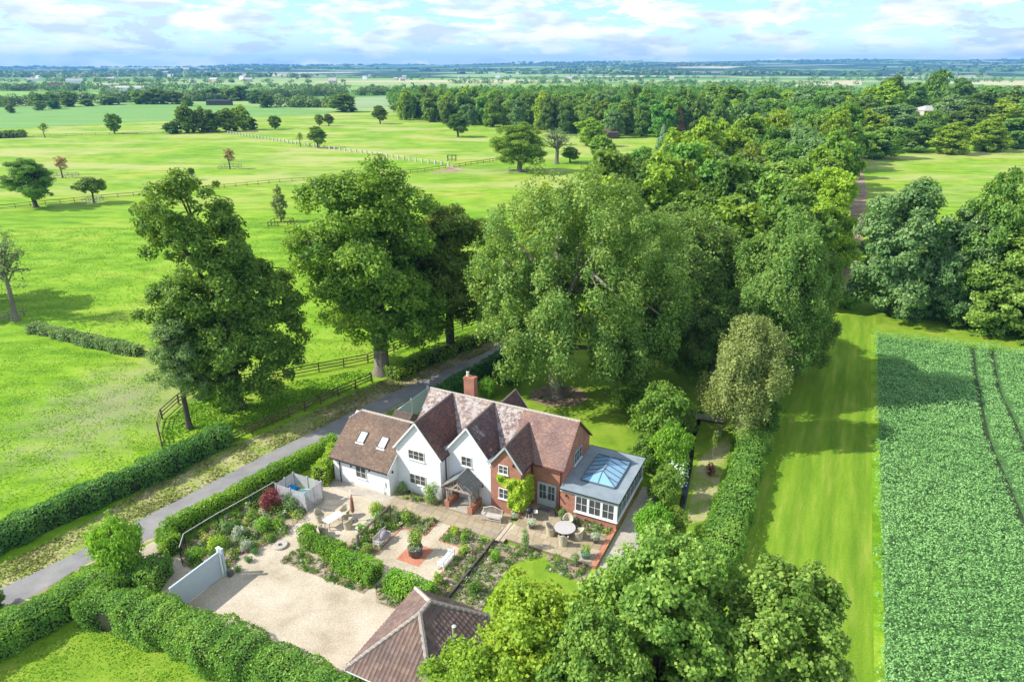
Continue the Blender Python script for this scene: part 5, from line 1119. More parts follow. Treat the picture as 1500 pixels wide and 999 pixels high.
# closed parasol
x, y, _ = Lw(-.65, -4.0); pa = empty('parasol', (x, y, .02), 0, 'closed rust coloured garden parasol with a pale slatted top beside the table', 'parasol')
q = MB(); q.lathe([(0, 0), (.3, 0), (.3, .07), (.05, .1)], n=14); q.build('base', M['potgrey'], pa)
q = MB(); q.tube([(0, 0, 0.05), (0, 0, 2.5)], .03, 8); q.build('pole', M['teak'], pa)
q = MB(); q.lathe([(0.10, .85), (.16, 1.0), (.14, 1.6), (.07, 2.2), (.03, 2.35)], n=9); q.build('canopy', M['parasolcloth'], pa)
for k in range(4):
    a = k*math.pi/2+.4; q = MB(); q.bar((0, 0, 2.42), (math.cos(a)*.75, math.sin(a)*.75, 2.2+.25*(k % 2)), .09, .03); q.build('rib', M['teak'] if k < 3 else M['parasolcloth'], pa)
# benches
def bench(u, v, z, rz, label, mat, L=1.5, curved=False, slats=8, cushion=False):
    x, y, _ = Lw(u, v); e = empty('garden_bench', (x, y, z), HA+rz, label, 'bench')
    for sx_ in (-L/2+.05, L/2-.05):
        for yy, h in ((-.25, .62), (.25, .88 if not curved else .80)):
            q = MB(); q.box((sx_, yy, h/2), (.06, .06, h)); q.build('leg', M[mat], e)
        q = MB(); q.box((sx_, 0, .64), (.07, .56, .04)); q.build('armrest', M[mat], e)
    for k in range(5): q = MB(); q.box((0, -.22+k*.11, .42), (L, .085, .025)); q.build('seat_slat', M[mat], e)
    q = MB()
    top = lambda t: (.86 if not curved else .82+.25*math.cos(t*math.pi)**2)
    n = 10; P_ = [(-L/2+L*k/n, .27, top((k/n-.5))) for k in range(n+1)]; q.tube(P_, .035, 6); q.build('top_rail', M[mat], e)
    for k in range(slats*2-1):
        t_ = (k+.5)/(slats*2-1)-.5; q = MB(); q.box((t_*(L-.12), .27, (.45+top(t_))/2), (.035, .02, top(t_)-.45)); q.build('back_slat', M[mat], e)
    q = MB(); q.box((0, -.26, .36), (L-.1, .04, .07)); q.build('apron', M[mat], e)
    q = MB(); q.box((0, 0.25, .15), (L-.1, .04, .05)); q.box((0, -.25, .15), (L-.1, .04, .05)); q.build('stretcher', M[mat], e)
    return e
bench(9.05, 0.85, .05, R(8), 'silvered wooden bench with a high curved back on the patio by the porch', 'teak', 1.65, True)
bench(3.0, -5.25, .03, R(-90) + math.pi, 'weathered bench with a mauve grey cover on the left side of the court', 'teak', 1.5)
bench(8.45, -5.1, .03, R(90) + math.pi, 'slender white slatted bench on the right side of the court', 'trim', 1.6)
x, y, _ = Lw(2.95, -5.0); q = MB(); q.smooth = True
q.lathe([(.52, 0), (.5, .12), (.40, .26), (.2, .36), (0, .38)], n=12); cv = q.build('bench_cover', M['cushion'], None, (x, y, .47), HA+R(10)); cv.scale = (.62, 1.05, 1.1); tag(cv, 'mauve grey fabric cover heaped on the left court bench', 'cover')
# millstone
x, y, _ = Lw(-3.6, -8.8); ms_ = empty('millstone', (x, y, .018), 0, 'old round stone wheel lying on the gravel forecourt', 'millstone')
q = MB(); q.lathe([(.16, 0), (.16, .12), (.20, .16), (.47, .17), (.52, .13), (.53, 0)], n=28); q.build('rim', M['path_gravel'], ms_)
q = MB(); q.lathe([(0, .05), (.16, .05)], n=12); q.build('hub', M['potgrey'], ms_)
# kettle barbecue
x, y, _ = Lw(11.75, 1.95); k_ = empty('barbecue', (x, y, .24), 0, 'black kettle barbecue on the terrace beside the vine', 'barbecue')
q = MB(); q.smooth = True; q.lathe([(0, .55), (.18, .58), (.29, .75), (.30, .80)], n=18); q.build('bowl', M['black'], k_)
q = MB(); q.smooth = True; q.lathe([(.305, .80), (.28, .95), (.15, 1.06), (0, 1.09)], n=18); q.build('lid', M['black'], k_)
for a in (20, 140, 260):
    q = MB(); q.bar((.2*math.cos(R(a)), .2*math.sin(R(a)), .62), (.33*math.cos(R(a)), .33*math.sin(R(a)), 0), .03); q.build('leg', M['trim'], k_)
q = MB(); q.box((.5, 0, .72), (.3, .4, .03)); q.build('side_shelf', M['trim'], k_)
q = MB(); q.box((0, 0, .012), (.95, .5, .02)); dm = q.build('door_mat', M['potgrey'], None, (*Lw(12.3, 3.65)[:2], .24), HA); tag(dm, 'dark doormat in front of the french doors', 'mat')
# ------------------------------------------------------------------ slatted hot tub screen
sc = empty('slatted_screen', HO, HA, 'grey slatted timber screen enclosing the hot tub', 'screen')
cs = [(-7.75, -4.72), (-7.65, -2.83), (-4.68, -2.83), (-4.75, -4.72)]
for i in range(4):
    a, b_ = Vector((*cs[i], 0)), Vector((*cs[(i+1) % 4], 0)); L = (b_-a).length; an = math.atan2(b_.y-a.y, b_.x-a.x)
    sm = MB(); sm.box((L/2, 0, 0), (L-.1, .022, .070)); sme = sm.mesh('slat', M['greywood'])
    for k in range(16): link_mesh('slat', sme, sc, a+Vector((0, 0, .12+k*.108)), an)
    for t_ in ((0, .5, 1) if i in (0, 2) else (0, .5)) if False else (0, .5):
        p_ = a.lerp(b_, t_); q = MB(); q.box((p_.x, p_.y, .93), (.1, .1, 1.86)); q.build('post', M['greywood'], sc)
x, y, _ = Lw(-5.9, -3.75); ht = empty('hot_tub', (x, y, .02), HA, 'round grey hot tub with bright blue water behind the slatted screen', 'hot tub')
q = MB(); q.smooth = True; q.lathe([(0, 0), (.82, 0), (.92, .3), (.95, .62), (.90, .68), (.78, .66)], n=28); q.build('tub', M['sage'], ht)
q = MB(); q.lathe([(0, .60), (.80, .60)], n=28); q.build('water', M['tubblue'], ht)
q = MB(); q.lathe([(0, .80), (.5, .78), (.78, .71), (.8, .66)], n=24); q.smooth = True; q.build('lid', M['potblue'], ht).location = (.12, -.05, 0)
q = MB(); q.box((-1.35, .1, .82), (.75, .95, .05)); q.box((-1.35, .1, .4), (.7, .9, .78)); bx_ = q.build('garden_box', M['tubblue2'] if 'tubblue2' in M else M['tubblue'], None, (x, y, .02), HA); tag(bx_, 'bright blue covered box beside the hot tub', 'box')
# ------------------------------------------------------------------ entrance gate
ga = empty('entrance_gate', HO, HA, 'solid pale blue grey sliding gate at the mouth of the drive', 'gate')
q = MB(); q.box((-4.93, -15.0, 1.08), (0.07, 3.9, 1.85)); q.build('gate_panel', M['gate'], ga)
q = MB(); q.box((-4.93, -15.0, 2.05), (0.12, 3.95, 0.09)); q.box((-4.93, -15.0, .13), (.12, 3.95, .1)); q.box((-4.93, -13.1, 1.1), (.10, .1, 1.9)); q.build('gate_frame', M['gate'], ga)
q = MB(); q.box((-4.72, -12.92, 1.15), (.16, .16, 2.3)); q.box((-4.72, -12.92, 2.32), (.2, .2, .05)); q.build('post', M['gate'], ga)
q = MB(); q.box((-5.12, -12.85, 1.1), (.18, .18, 2.2)); q.box((-5.12, -12.85, 2.23), (.24, .24, .06)); q.build('post', M['trim'], ga)
q = MB(); q.box((-4.45, -12.75, .24), (.25, .35, .45)); q.build('motor_box', M['potgrey'], ga)
# rear driveway gates behind the wing
gb = empty('rear_gate', HO, HA, 'pair of pale green panelled gates behind the low wing', 'gate')
for v0_, v1_ in ((9.9, 12.1), (12.25, 15.2)):
    q = MB(); q.box((-6.0, (v0_+v1_)/2, 1.05), (.06, v1_-v0_, 1.9)); q.build('gate_panel', M['gate'], gb)
    q = MB(); q.box((-6.0, (v0_+v1_)/2, 2.04), (.12, v1_-v0_+.02, .08)); q.build('top_rail', M['gate'], gb)
for v_ in (12.18, 15.3): q = MB(); q.box((-6.0, v_, 1.12), (.16, .13, 2.25)); q.build('post', M['trim'], gb)
q = MB(); q.prism([(-1.4, 0), (1.4, 0), (1.4, 1.9), (0, 2.9), (-1.4, 1.9)], 'x', -1.0, 1.0); o = q.build('garden_shed', M['timber'], None, (*Lw(-4.3, 8.6)[:2], 0), HA); tag(o, 'small dark roofed shed tucked behind the low wing', 'shed')
# footbridge and box over the stream
x, y, _ = G(1033, 614); br_ = empty('footbridge', (x, y, .25), R(-22), 'flat wooden footbridge over the stream under the silvery tree', 'bridge')
for k in range(9): q = MB(); q.box((-1.6+k*.4, 0, 0), (.37, 1.1, .06)); q.build('plank', M['oakbeam'], br_)
for s_ in (-.45, .45): q = MB(); q.box((0, s_, -.1), (3.7, .12, .14)); q.build('beam', M['timber'], br_)
x, y, _ = G(1054, 636); q = MB(); q.box((0, 0, .42), (1.1, .45, .07)); q.box((-.45, 0, .2), (.1, .4, .4)); q.box((.45, 0, .2), (.1, .4, .4)); q.box((0, .2, .65), (1.1, .05, .4)); o = q.build('small_bench', M['oakbeam'], None, (x, y, 0), R(70)); tag(o, 'small grey wooden bench at the end of the footbridge', 'bench')
x, y, _ = G(957, 690); q = MB(); q.smooth = True; q.lathe([(0, 0), (.2, 0), (.26, .15), (.24, .4), (.16, .55), (0, .58)], n=10); o = q.build('standing_stone', M['whitepost'], None, (x, y, 0)); tag(o, 'small pale standing stone on the lawn behind the extension', 'stone')
# ------------------------------------------------------------------ telegraph pole and wires
x, y, _ = G(668, 1010); x, y = 0, 0
def at_depth(xp, yp, Yw):   # height of a point seen at pixel when it stands Yw metres ahead
    b_ = (yp-499.5)/1000; h = Yw*(SP+b_*CP)/(CP-b_*SP); d_ = Yw*CP+h*SP; return ((xp-750)/1000*d_, Yw, CAM_H-h)
T = at_depth(665, 918, 24.2)
tp = empty('telegraph_pole', (T[0], T[1], 0), 0, 'slim wooden telegraph pole rising beside the garage roof', 'pole')
q = MB(); q.tube([(0, 0, 0), (0, 0, T[2])], [.14, .09], 10); q.build('pole', M['oakbeam'], tp)
q = MB(); q.lathe([(.10, 0), (.11, .05), (0, .09)], (0, 0, T[2]), 10); q.build('cap', M['whitepost'], tp)
for k, (dx_, dz_) in enumerate(((-.16, -.55), (.16, -.75), (.42, -.85))):
    q = MB(); q.bar((0, 0, T[2]+dz_), (dx_, -.08, T[2]+dz_), .05); q.lathe([(.04, 0), (.05, .08), (0, .12)], (dx_, -.08, T[2]+dz_), 8); q.build('insulator', M['leadflash'], tp)
for k in range(2):
    a = Vector((T[0]-.14, T[1], T[2]-.6-.15*k)); b_ = Vector(at_depth(560-12*k, 1120, 17.0)); pts_ = []
    for i in range(13): t_ = i/12; p_ = a.lerp(b_, t_); p_.z -= .35*4*t_*(1-t_); pts_.append(p_)
    q = MB(); q.tube(pts_, .013, 5); o = q.build('overhead_wire', M['leadflash'], None); tag(o, ('upper' if k == 0 else 'lower')+' of two cables from the telegraph pole passing over the garage', 'cable', 'cables')
# ------------------------------------------------------------------ hedges
def gz(z, *l): return [G(x, y, z)[:2] for x, y in l]
hedge('field_hedge', [(-42, 38)]+px((-10, 806), (100, 757), (190, 717), (250, 690), (305, 660), (333, 646)), 1.9, 1.9, .20, 105, 'darkhedge', 11, 'thick dark green hedge between left paddock and the road verge', rough=.35)
hedge('roadside_hedge', px((258, 812), (243, 800), (252, 788), (330, 746), (400, 708), (455, 678), (492, 658)), 1.15, 1.55, .15, 190, 'privet', 12, 'clipped hedge between the road and the garden border', rough=.12)
hedge('boundary_hedge', gz(1.6, (128, 872), (190, 885), (260, 908), (350, 945), (450, 990), (560, 1040), (640, 1075)), 2.5, 2.05, .14, 230, 'fieldhedge', 13, 'broad shaggy hedge running diagonally along the gravel forecourt', rough=.35)
hedge('boundary_hedge', gz(1.2, (-70, 965), (0, 924), (60, 893), (125, 857), (180, 834), (236, 836)), 2.5, 1.8, .14, 230, 'fieldhedge', 14, 'shaggy hedge along the near side of the road at the lower left', rough=.35)
hedge('clipped_hedge', px((648, 590), (690, 565), (735, 540), (762, 524), (790, 512)), 1.4, 2.1, .17, 130, 'darkhedge', 15, 'tall dark clipped hedge between house chimney and road', rough=.15)
hedge('boundary_hedge', px((1102, 652), (1090, 695), (1076, 745), (1056, 800), (1034, 860)), 2.6, 1.7, .17, 150, 'fieldhedge', 16, 'pale green overgrown hedge between the stream garden and the mown strip', rough=.35)
hedge('field_hedge', px((48, 486), (80, 492), (110, 500), (150, 509), (205, 521)), 1.5, 1.25, .24, 90, 'grey', 17, 'low bushy field hedge between the two left paddocks', rough=.5)
hedge('screen_hedge', px((470, 712), (486, 692), (494, 676)), 1.3, 2.0, .15, 180, 'lime', 18, 'bright green bushy hedge between hot tub screen and low white wing', rough=.3)
hedge('field_hedge', px((575, 556), (620, 534), (680, 510), (735, 486), (790, 462)), 2.2, 1.4, .24, 70, 'oak', 19, 'overgrown green hedge bank under the two big oaks', rough=.5)
hedge('field_hedge', px((-40, 203), (0, 203), (38, 201)), 4.5, 3.0, .9, 6, 'far', 20, 'dark low clump of bushes at the left edge beyond the large paddock', rough=.5)
# wire fence rail with mesh inside the roadside hedge
wf = empty('garden_fence', (*px((270, 822))[0], 0), 0, 'thin black mesh fence with pale top rail inside the roadside hedge', 'fence')
fp = [Vector((*p, 0)) for p in px((268, 826), (274, 806), (322, 776), (370, 749), (405, 728))]
fp[0] = fp[1] + (fp[0]-fp[1]).normalized()*1.6
for a, b_ in zip(fp[:-1], fp[1:]):
    o_ = wf.location; q = MB(); q.bar(a-o_+Vector((0, 0, 1.5)), b_-o_+Vector((0, 0, 1.5)), .045); q.build('top_rail', M['greywood'], wf)
    for hh_ in (.3, .6, .9, 1.2): q = MB(); q.bar(a-o_+Vector((0, 0, hh_)), b_-o_+Vector((0, 0, hh_)), .018); q.build('wire', M['mesh'], wf)
    q = MB(); q.box((a.x-o_.x, a.y-o_.y, .76), (.05, .05, 1.52)); q.build('post', M['mesh'], wf)
# ------------------------------------------------------------------ fences
fence('rail_fence', px((338, 652), (400, 622), (470, 592), (545, 560)), 'brown post and rail fence along the road verge below the big trees', M['brownrail'], bay=2.2)
fence('rail_fence', px((240, 662), (233, 634), (238, 614), (262, 592), (300, 572), (360, 562), (430, 552), (539, 531), (577, 516), (627, 499), (724, 468), (775, 452)), 'brown post and rail fence curving behind the big trees to the woods', M['brownrail'], bay=2.6)
fence('rail_fence', px((-60, 314), (0, 307), (150, 292), (240, 284), (410, 268), (480, 263), (560, 257)), 'grey brown post and rail fence crossing the middle of the left meadow', M['brownrail'], bay=3.4, rails=2)
fence('rail_fence', px((580, 256), (612, 253), (653, 247)), 'short brown rail fence leading to the gap in the meadow track', M['brownrail'], bay=3.2, rails=2, rh=.16)
fence('rail_fence', px((665, 246), (690, 242), (717, 238), (728, 236)), 'short brown rail fence between meadow gap and the spreading oak', M['brownrail'], bay=3.2, rails=2, rh=.16)
fence('white_post_row', px((334, 196), (395, 205.5), (440, 213), (530, 225), (600, 236), (657, 243.5)), 'long row of stubby white posts crossing the far meadow', M['whitepost'], h=1.35, rails=1, bay=3.9, pw=.5, rw=.06, rh=.12, rail_mat=M['whitepost'])
fence('rail_fence', px((-60, 206), (0, 203.5), (120, 199), (240, 196), (335, 195)), 'faint thin rail fence at the foot of the far crop field', M['brownrail'], bay=7, rails=2, h=1.2, rh=.1)
fence('rail_fence', px((-20, 478), (14, 470), (36, 462)), 'broken pale rail fence around the bare tree at the left edge', M['greyrail'], bay=1.8, h=1.3)
fence('rail_fence', px((205, 515), (222, 522), (236, 528)), 'short rail fence closing the end of the bushy field hedge', M['greyrail'], bay=1.8, h=1.1, rails=2)
def guard(x, y, s, label, mat='greyrail', h=1.1):
    gx_, gy_, _ = G(x, y); q = [(gx_-s, gy_-s), (gx_+s, gy_-s), (gx_+s, gy_+s), (gx_-s, gy_+s), (gx_-s, gy_-s)]
    fence('tree_guard', q, label, M[mat], bay=s, h=h, rails=2, cat='tree guard')
guard(90, 260, 3.6, 'square rail guard round the leaning brown tree in the left meadow')
guard(337, 247, 3.0, 'square rail guard round the thin brown tree in the centre of the left meadow')
guard(761, 252, 3.6, 'square rail guard round the trunk of the spreading oak')
guard(281, 264, 1.0, 'pale guard round the tiny lollipop tree behind the fence', 'whitepost', 1.6)
guard(137, 297, 1.8, 'pale guard round the mushroom shaped tree on the meadow fence', 'whitepost', 1.3)
guard(662, 236, 1.5, 'small timber guard in the meadow above the fence gap', 'brownrail', 2.2)
guard(412, 330, 2.2, 'rail guard round the slim columnar tree left of the great oak', 'brownrail', 1.2)
# ------------------------------------------------------------------ tree kinds
pr_oak = Proto(1, 8.0, 22, 1.2, 19, 160, 1.75, 390, .34, 'oak', bark='palebark', tr=.75, nl=14, lr=(.22, .36), spread=.74)
pr_oak2 = Proto(2, 6.5, 20, 3.0, 14, 125, 1.6, 370, .34, 'dark', tr=.6, nl=10, lr=(.26, .40), spread=.7)
lob = [(-2.2, 0, 20.2, 4.2, 4.2, 3.3), (-4.6, 0.5, 18.3, 2.6, 2.8, 2.2), (1.2, -.5, 17.2, 2.8, 3, 2.4), (0, 0, 13.5, 5.8, 5, 3.6), (-3.4, -1, 11.5, 3.8, 4, 3.2), (3.8, 1, 11.8, 3.6, 4, 3.6), (4.6, 0, 8.5, 3.6, 3.8, 3.6), (0.5, -1.5, 8.2, 5.4, 4.8, 3.8), (-3.8, 1, 7, 3.4, 3.4, 3.2), (2.6, -1, 4.6, 4.4, 4, 2.8), (-2.5, -1, 4.2, 3.2, 3, 2.4)]
pr_tall = Proto(3, 8.0, 23.5, 2.0, 10, 200, 1.5, 370, .35, 'dark', tr=.65, lobes=lob, nl=10)
lob = [(3, 0, 19.5, 6.5, 6, 4.8), (-3, 1, 17.5, 6, 6, 4.5), (8, 1, 16.5, 5.2, 6, 4.6), (-6.0, 0, 13.5, 4.2, 5, 4.6), (3, -4, 13.5, 6.5, 5, 5), (9.5, -1, 11.5, 5.2, 5, 4.8), (-3.8, -3.5, 9, 4.6, 4.2, 4.6), (2.0, -5.5, 7.6, 4.8, 3.6, 4.4), (6.8, -4.6, 6.8, 3.6, 3.2, 4.2), (9.8, -2, 7.2, 3.8, 3.8, 4.4), (4, 5, 13, 7, 5, 6), (-4.5, 4, 9, 4.5, 4.5, 4)]
pr_beech = Proto(4, 12, 24.5, 2, 10, 320, 1.55, 290, .35, 'beech', bark='palebark', tr=.95, lobes=lob, nl=16, droop=.6, flat=.7, aspect=.5)
pr_beech2 = Proto(5, 8.5, 19, 1.5, 11, 180, 1.5, 310, .35, 'beech2', bark='palebark', tr=.6, nl=12, droop=.6, flat=.75, aspect=.5, lr=(.30, .44)) if 'beech2' in M else None
M['beech2'] = mat_leaf('green_beech_leaf', leafstops((0.046, 0.100, 0.020), (0.085, 0.152, 0.032), (0.160, 0.222, 0.055)), shift=0.1)
pr_beech2 = Proto(5, 8.5, 19, 1.5, 11, 180, 1.5, 310, .35, 'beech2', bark='palebark', tr=.6, nl=12, droop=.6, flat=.75, aspect=.5, lr=(.30, .44))
pr_pear = Proto(6, 4.6, 12.5, 1.0, 10, 150, .95, 240, .27, 'pear', bark='palebark', tr=.3, droop=1.3, nl=8, lr=(.42, .56), aspect=.4)
pr_syc = Proto(7, 5.5, 17.3, 3.0, 14, 310, .80, 260, .19, 'syc', bark='palebark', tr=.4, nl=14, lr=(.28, .42), aspect=.8)
pr_gold = Proto(8, 3.9, 16.0, 3, 13, 250, .75, 250, .165, 'gold', bark='palebark', tr=.3, nl=12, lr=(.34, .46), aspect=.75)
pr_grey = Proto(9, 6.0, 15, -1.6, 14, 170, 1.3, 230, .38, 'grey', tr=.35, nl=8, lr=(.34, .48))
pr_light = Proto(10, 6.0, 15, -1.6, 14, 160, 1.3, 230, .38, 'syc', tr=.35, nl=8, lr=(.34, .48))
pr_lime = Proto(11, 6.0, 14, -1.0, 12, 130, 1.3, 200, .42, 'gold', tr=.35, nl=8, lr=(.36, .5))
mids = [Proto(20+i, 6.0, 15.5, -1.2, 12, 95, 1.6, 95, .75, m, tr=.4, nl=5, lr=(.36, .5)) for i, m in enumerate(('wood', 'wood', 'oak', 'gold', 'grey', 'dark'))]
pr_thin = Proto(30, 1.6, 6.5, 2.2, 5, 22, .55, 26, .4, 'thin' if 'thin' in M else 'box', bark='palebark', tr=.16, nl=9, aspect=.4)
M['brownleaf'] = mat_leaf('sparse_brown_leaf', leafstops((.12, .09, .04), (.20, .15, .08), (.26, .2, .1)), shift=.1)
pr_brown = Proto(31, 1.8, 6.5, 2.0, 5, 26, .6, 26, .42, 'brownleaf', tr=.18, nl=10, aspect=.4)
pr_col = Proto(32, 1.5, 7.0, .8, 6, 50, .6, 60, .34, 'col' if 'col' in M else 'pear', tr=.12, nl=5, aspect=.4, lobes=[(0, 0, 1.8, .9, .9, 1.2), (0, 0, 3.2, 1.2, 1.2, 1.6), (0, 0, 4.8, .85, .85, 1.6), (0, 0, 6.2, .4, .4, .9)])
pr_round = Proto(33, 3.4, 7.0, 2.0, 4, 60, 1.0, 110, .42, 'dark', tr=.25, nl=6, lobes=[(0, 0, 4.8, 3.0, 3.0, 1.8)])
pr_egg = Proto(34, 3.6, 9.5, 1.2, 6, 80, 1.1, 90, .55, 'oak', tr=.25, nl=5, lobes=[(0, 0, 3.2, 2.0, 2.0, 2.0), (0, 0, 5.5, 3.2, 3.2, 2.8), (0, 0, 7.6, 2.2, 2.2, 2.0)])
pr_bare = Proto(35, 3.2, 12.0, 4, 8, 60, .9, 12, .4, 'grey', bark='palebark', tr=.35, nl=40, aspect=.4)
pr_bush = Proto(36, 3.0, 4.5, .1, 7, 70, 1.0, 110, .28, 'privet', tr=.12, nl=4, lr=(.4, .55))
pr_bushd = Proto(37, 3.0, 5.0, .1, 7, 70, 1.0, 110, .28, 'dark', tr=.12, nl=4, lr=(.4, .55))
pr_pine = Proto(38, 3.0, 12, 3.0, 9, 90, .85, 110, .3, 'pinel' if 'pinel' in M else 'grey', tr=.28, nl=12, aspect=.3, lr=(.36, .5))
# ------------------------------------------------------------------ named trees
px_tree(pr_oak, 'oak_tree', 560, 547, 226, 245, 'tallest broad oak with a thick pale trunk standing by the road fence')
px_tree(pr_oak2, 'oak_tree', 660, 517, 284, 150, 'darker oak just right of the tallest oak, beside the road bend', rz=1.2)
px_tree(pr_tall, 'oak_tree', 350, 598, 262, 222, 'dark tree with a separate rounded top, left of the tallest oak')
px_tree(pr_pine, 'pine_tree', 278, 628, 458, 92, 'thin grey green pine with a bare straight trunk beside the curving fence')
px_tree(pr_beech, 'weeping_beech', 814, 580, 238, 305, 'huge weeping beech with trailing branches behind the house')
px_tree(pr_beech2, 'beech_tree', 1000, 520, 298, 210, 'drooping green beech directly right of the huge weeping beech')
px_tree(pr_beech2, 'beech_tree', 1128, 575, 300, 190, 'drooping beech at the edge of the mown strip behind the silvery tree', rz=2.1)
px_tree(pr_beech2, 'beech_tree', 930, 560, 400, 150, 'lower shaded beech under the weeping beech', rz=4.0)
px_tree(pr_beech2, 'beech_tree', 1040, 560, 420, 150, 'shaded drooping beech between weeping beech and silvery tree', rz=3.1)
px_tree(pr_beech2, 'beech_tree', 1165, 545, 385, 110, 'small drooping beech leaning out over the mown strip', rz=5.1)
px_tree(pr_pear, 'silver_pear_tree', 1082, 640, 452, 138, 'rounded silvery green tree at the end of the pale hedge')
px_tree(pr_lime, 'tree', 1188, 392, 240, 128, 'yellow green tree beside the dirt track near the belt end')
px_tree(pr_grey, 'tree', 1306, 462, 254, 152, 'grey green round tree just right of the dirt track')
px_tree(pr_light, 'tree', 1425, 470, 245, 120, 'tall light green tree with a pale pointed top at the right', rz=1.0)
px_tree(pr_light, 'tree', 1475, 487, 325, 170, 'spreading fresh green tree at the right edge above the crop', rz=2.6)
px_tree(pr_grey, 'tree', 1385, 468, 300, 110, 'shaded tree between the grey green tree and the tall light one', rz=2.0)
px_tree(pr_grey, 'tree', 1545, 470, 300, 150, 'grey green tree cut by the right edge of the picture', rz=4.0)
pr_syc.place('sycamore_tree', (6.0, 21.4, 0), 'large mid green sycamore in the foreground with the highest crown', rz=.4, sxy=.86, sz=1.0)
pr_syc.place('sycamore_tree', (10.5, 20.6, 0), 'mid green sycamore at the right end of the foreground canopy', rz=2.9, sxy=.84, sz=.93)
pr_syc.place('sycamore_tree', (3.2, 18.6, 0), 'sycamore mingling with the yellow green maple at the bottom edge', rz=4.4, sxy=.6, sz=.93)
pr_gold.place('maple_tree', (0.9, 20.7, 0), 'yellow green maple in the foreground beside the garage', rz=1.0, sxy=.95, sz=.96)
pr_gold.place('maple_tree', (-1.3, 18.9, 0), 'lower yellow green maple right under the camera at the bottom', rz=3.0, sxy=.9, sz=.86)
pr_syc.place('sycamore_tree', (8.2, 17.6, 0), 'darker sycamore at the bottom edge beside the mown strip', rz=2.4, sxy=.62, sz=.7)
px_tree(pr_bush, 'small_tree', 182, 848, 762, 88, 'small leafy tree in the hedge corner by the road')
px_tree(pr_grey, 'tree', -22, 905, 842, 70, 'small grey green tree cut by the left edge below the road')
px_tree(pr_bare, 'bare_tree', 24, 470, 322, 74, 'half bare grey tree at the left edge inside the broken fence')
px_tree(pr_oak2, 'tree', -75, 452, 290, 170, 'leafy tree just outside the left edge casting shade on the meadow')
for a in [
 (pr_oak2, 'tree', 53, 304, 228, 74, 'broad dark tree on the meadow fence at the left'),
 (pr_brown, 'tree', 92, 261, 228, 22, 'leaning thin brown tree inside a square guard at the left'),
 (pr_round, 'tree', 138, 298, 260, 40, 'mushroom shaped dark tree on the meadow fence'),
 (pr_egg, 'tree', 168, 196, 167, 24, 'egg shaped tree alone at the edge of the far crop'),
 (pr_thin, 'tree', 66, 202, 180, 17, 'small leaning tree at the left end of the bright strip'),
 (pr_brown, 'tree', 337, 248, 217, 20, 'thin brown tree inside a square guard in the middle of the meadow'),
 (pr_round, 'tree', 281, 264, 246, 11, 'tiny lollipop tree just behind the meadow fence'),
 (pr_col, 'tree', 412, 325, 273, 24, 'slim pointed columnar tree left of the tallest oak'),
 (pr_oak2, 'tree', 466, 217, 183, 30, 'small oval dark tree by the row of white posts'),
 (pr_thin, 'tree', 440, 215, 194, 13, 'spindly little tree at the row of white posts'),
 (pr_egg, 'tree', 403, 190, 170, 20, 'small flat topped tree in the strip beyond the white posts'),
 (pr_oak2, 'tree', 482, 185, 166, 18, 'right one of two small joined trees beyond the meadow'),
 (pr_egg, 'tree', 468, 185, 168, 14, 'left one of two small joined trees beyond the meadow'),
 (pr_oak2, 'tree', 557, 182, 153, 25, 'single round tree near the corner of the woodland'),
 (pr_oak2, 'tree', 577, 164, 154, 12, 'tiny round bush left of the woodland corner'),
 (pr_oak2, 'tree', 671, 201, 165, 35, 'round dark tree alone in the straw coloured meadow'),
 (pr_oak, 'oak_tree', 761, 252, 178, 88, 'spreading oak with visible pale limbs inside a rail guard'),
 (pr_bare, 'oak_tree', 815, 240, 186, 62, 'half bare twisted oak right of the spreading oak'),
 (pr_egg, 'tree', 880, 240, 199, 42, 'compact bright round tree standing alone by the belt'),
 (mids[3], 'tree', 866, 215, 172, 50, 'bright green tree in front of the little barn'),
 (pr_oak2, 'tree', 835, 238, 214, 30, 'small dark tree between twisted oak and compact round tree'),
 (pr_egg, 'tree', 770, 235, 219, 9, 'tiny slender sapling left of the spreading oak'),
 (mids[2], 'oak_tree', 502, 164, 135, 50, 'wide dark tree in the far hedge line'),
 (mids[5], 'tree', 253, 196, 178, 30, 'leftmost low tree of the dense clump in the far meadow'),
 (mids[2], 'tree', 274, 195, 150, 32, 'tallest leftmost tree of the dense clump in the far meadow'),
 (mids[5], 'tree', 296, 194, 157, 34, 'second tree from left in the dense far clump'),
 (mids[0], 'tree', 312, 194, 158, 30, 'third tree from left in the dense far clump'),
 (mids[2], 'tree', 333, 193, 157, 38, 'fourth tree of the dense far clump'),
 (mids[3], 'tree', 356, 191, 153, 34, 'palest rightmost tree of the dense far clump'),
 (mids[5], 'tree', 368, 190, 172, 22, 'small tree closing the right end of the far clump'),
]: px_tree(*a)
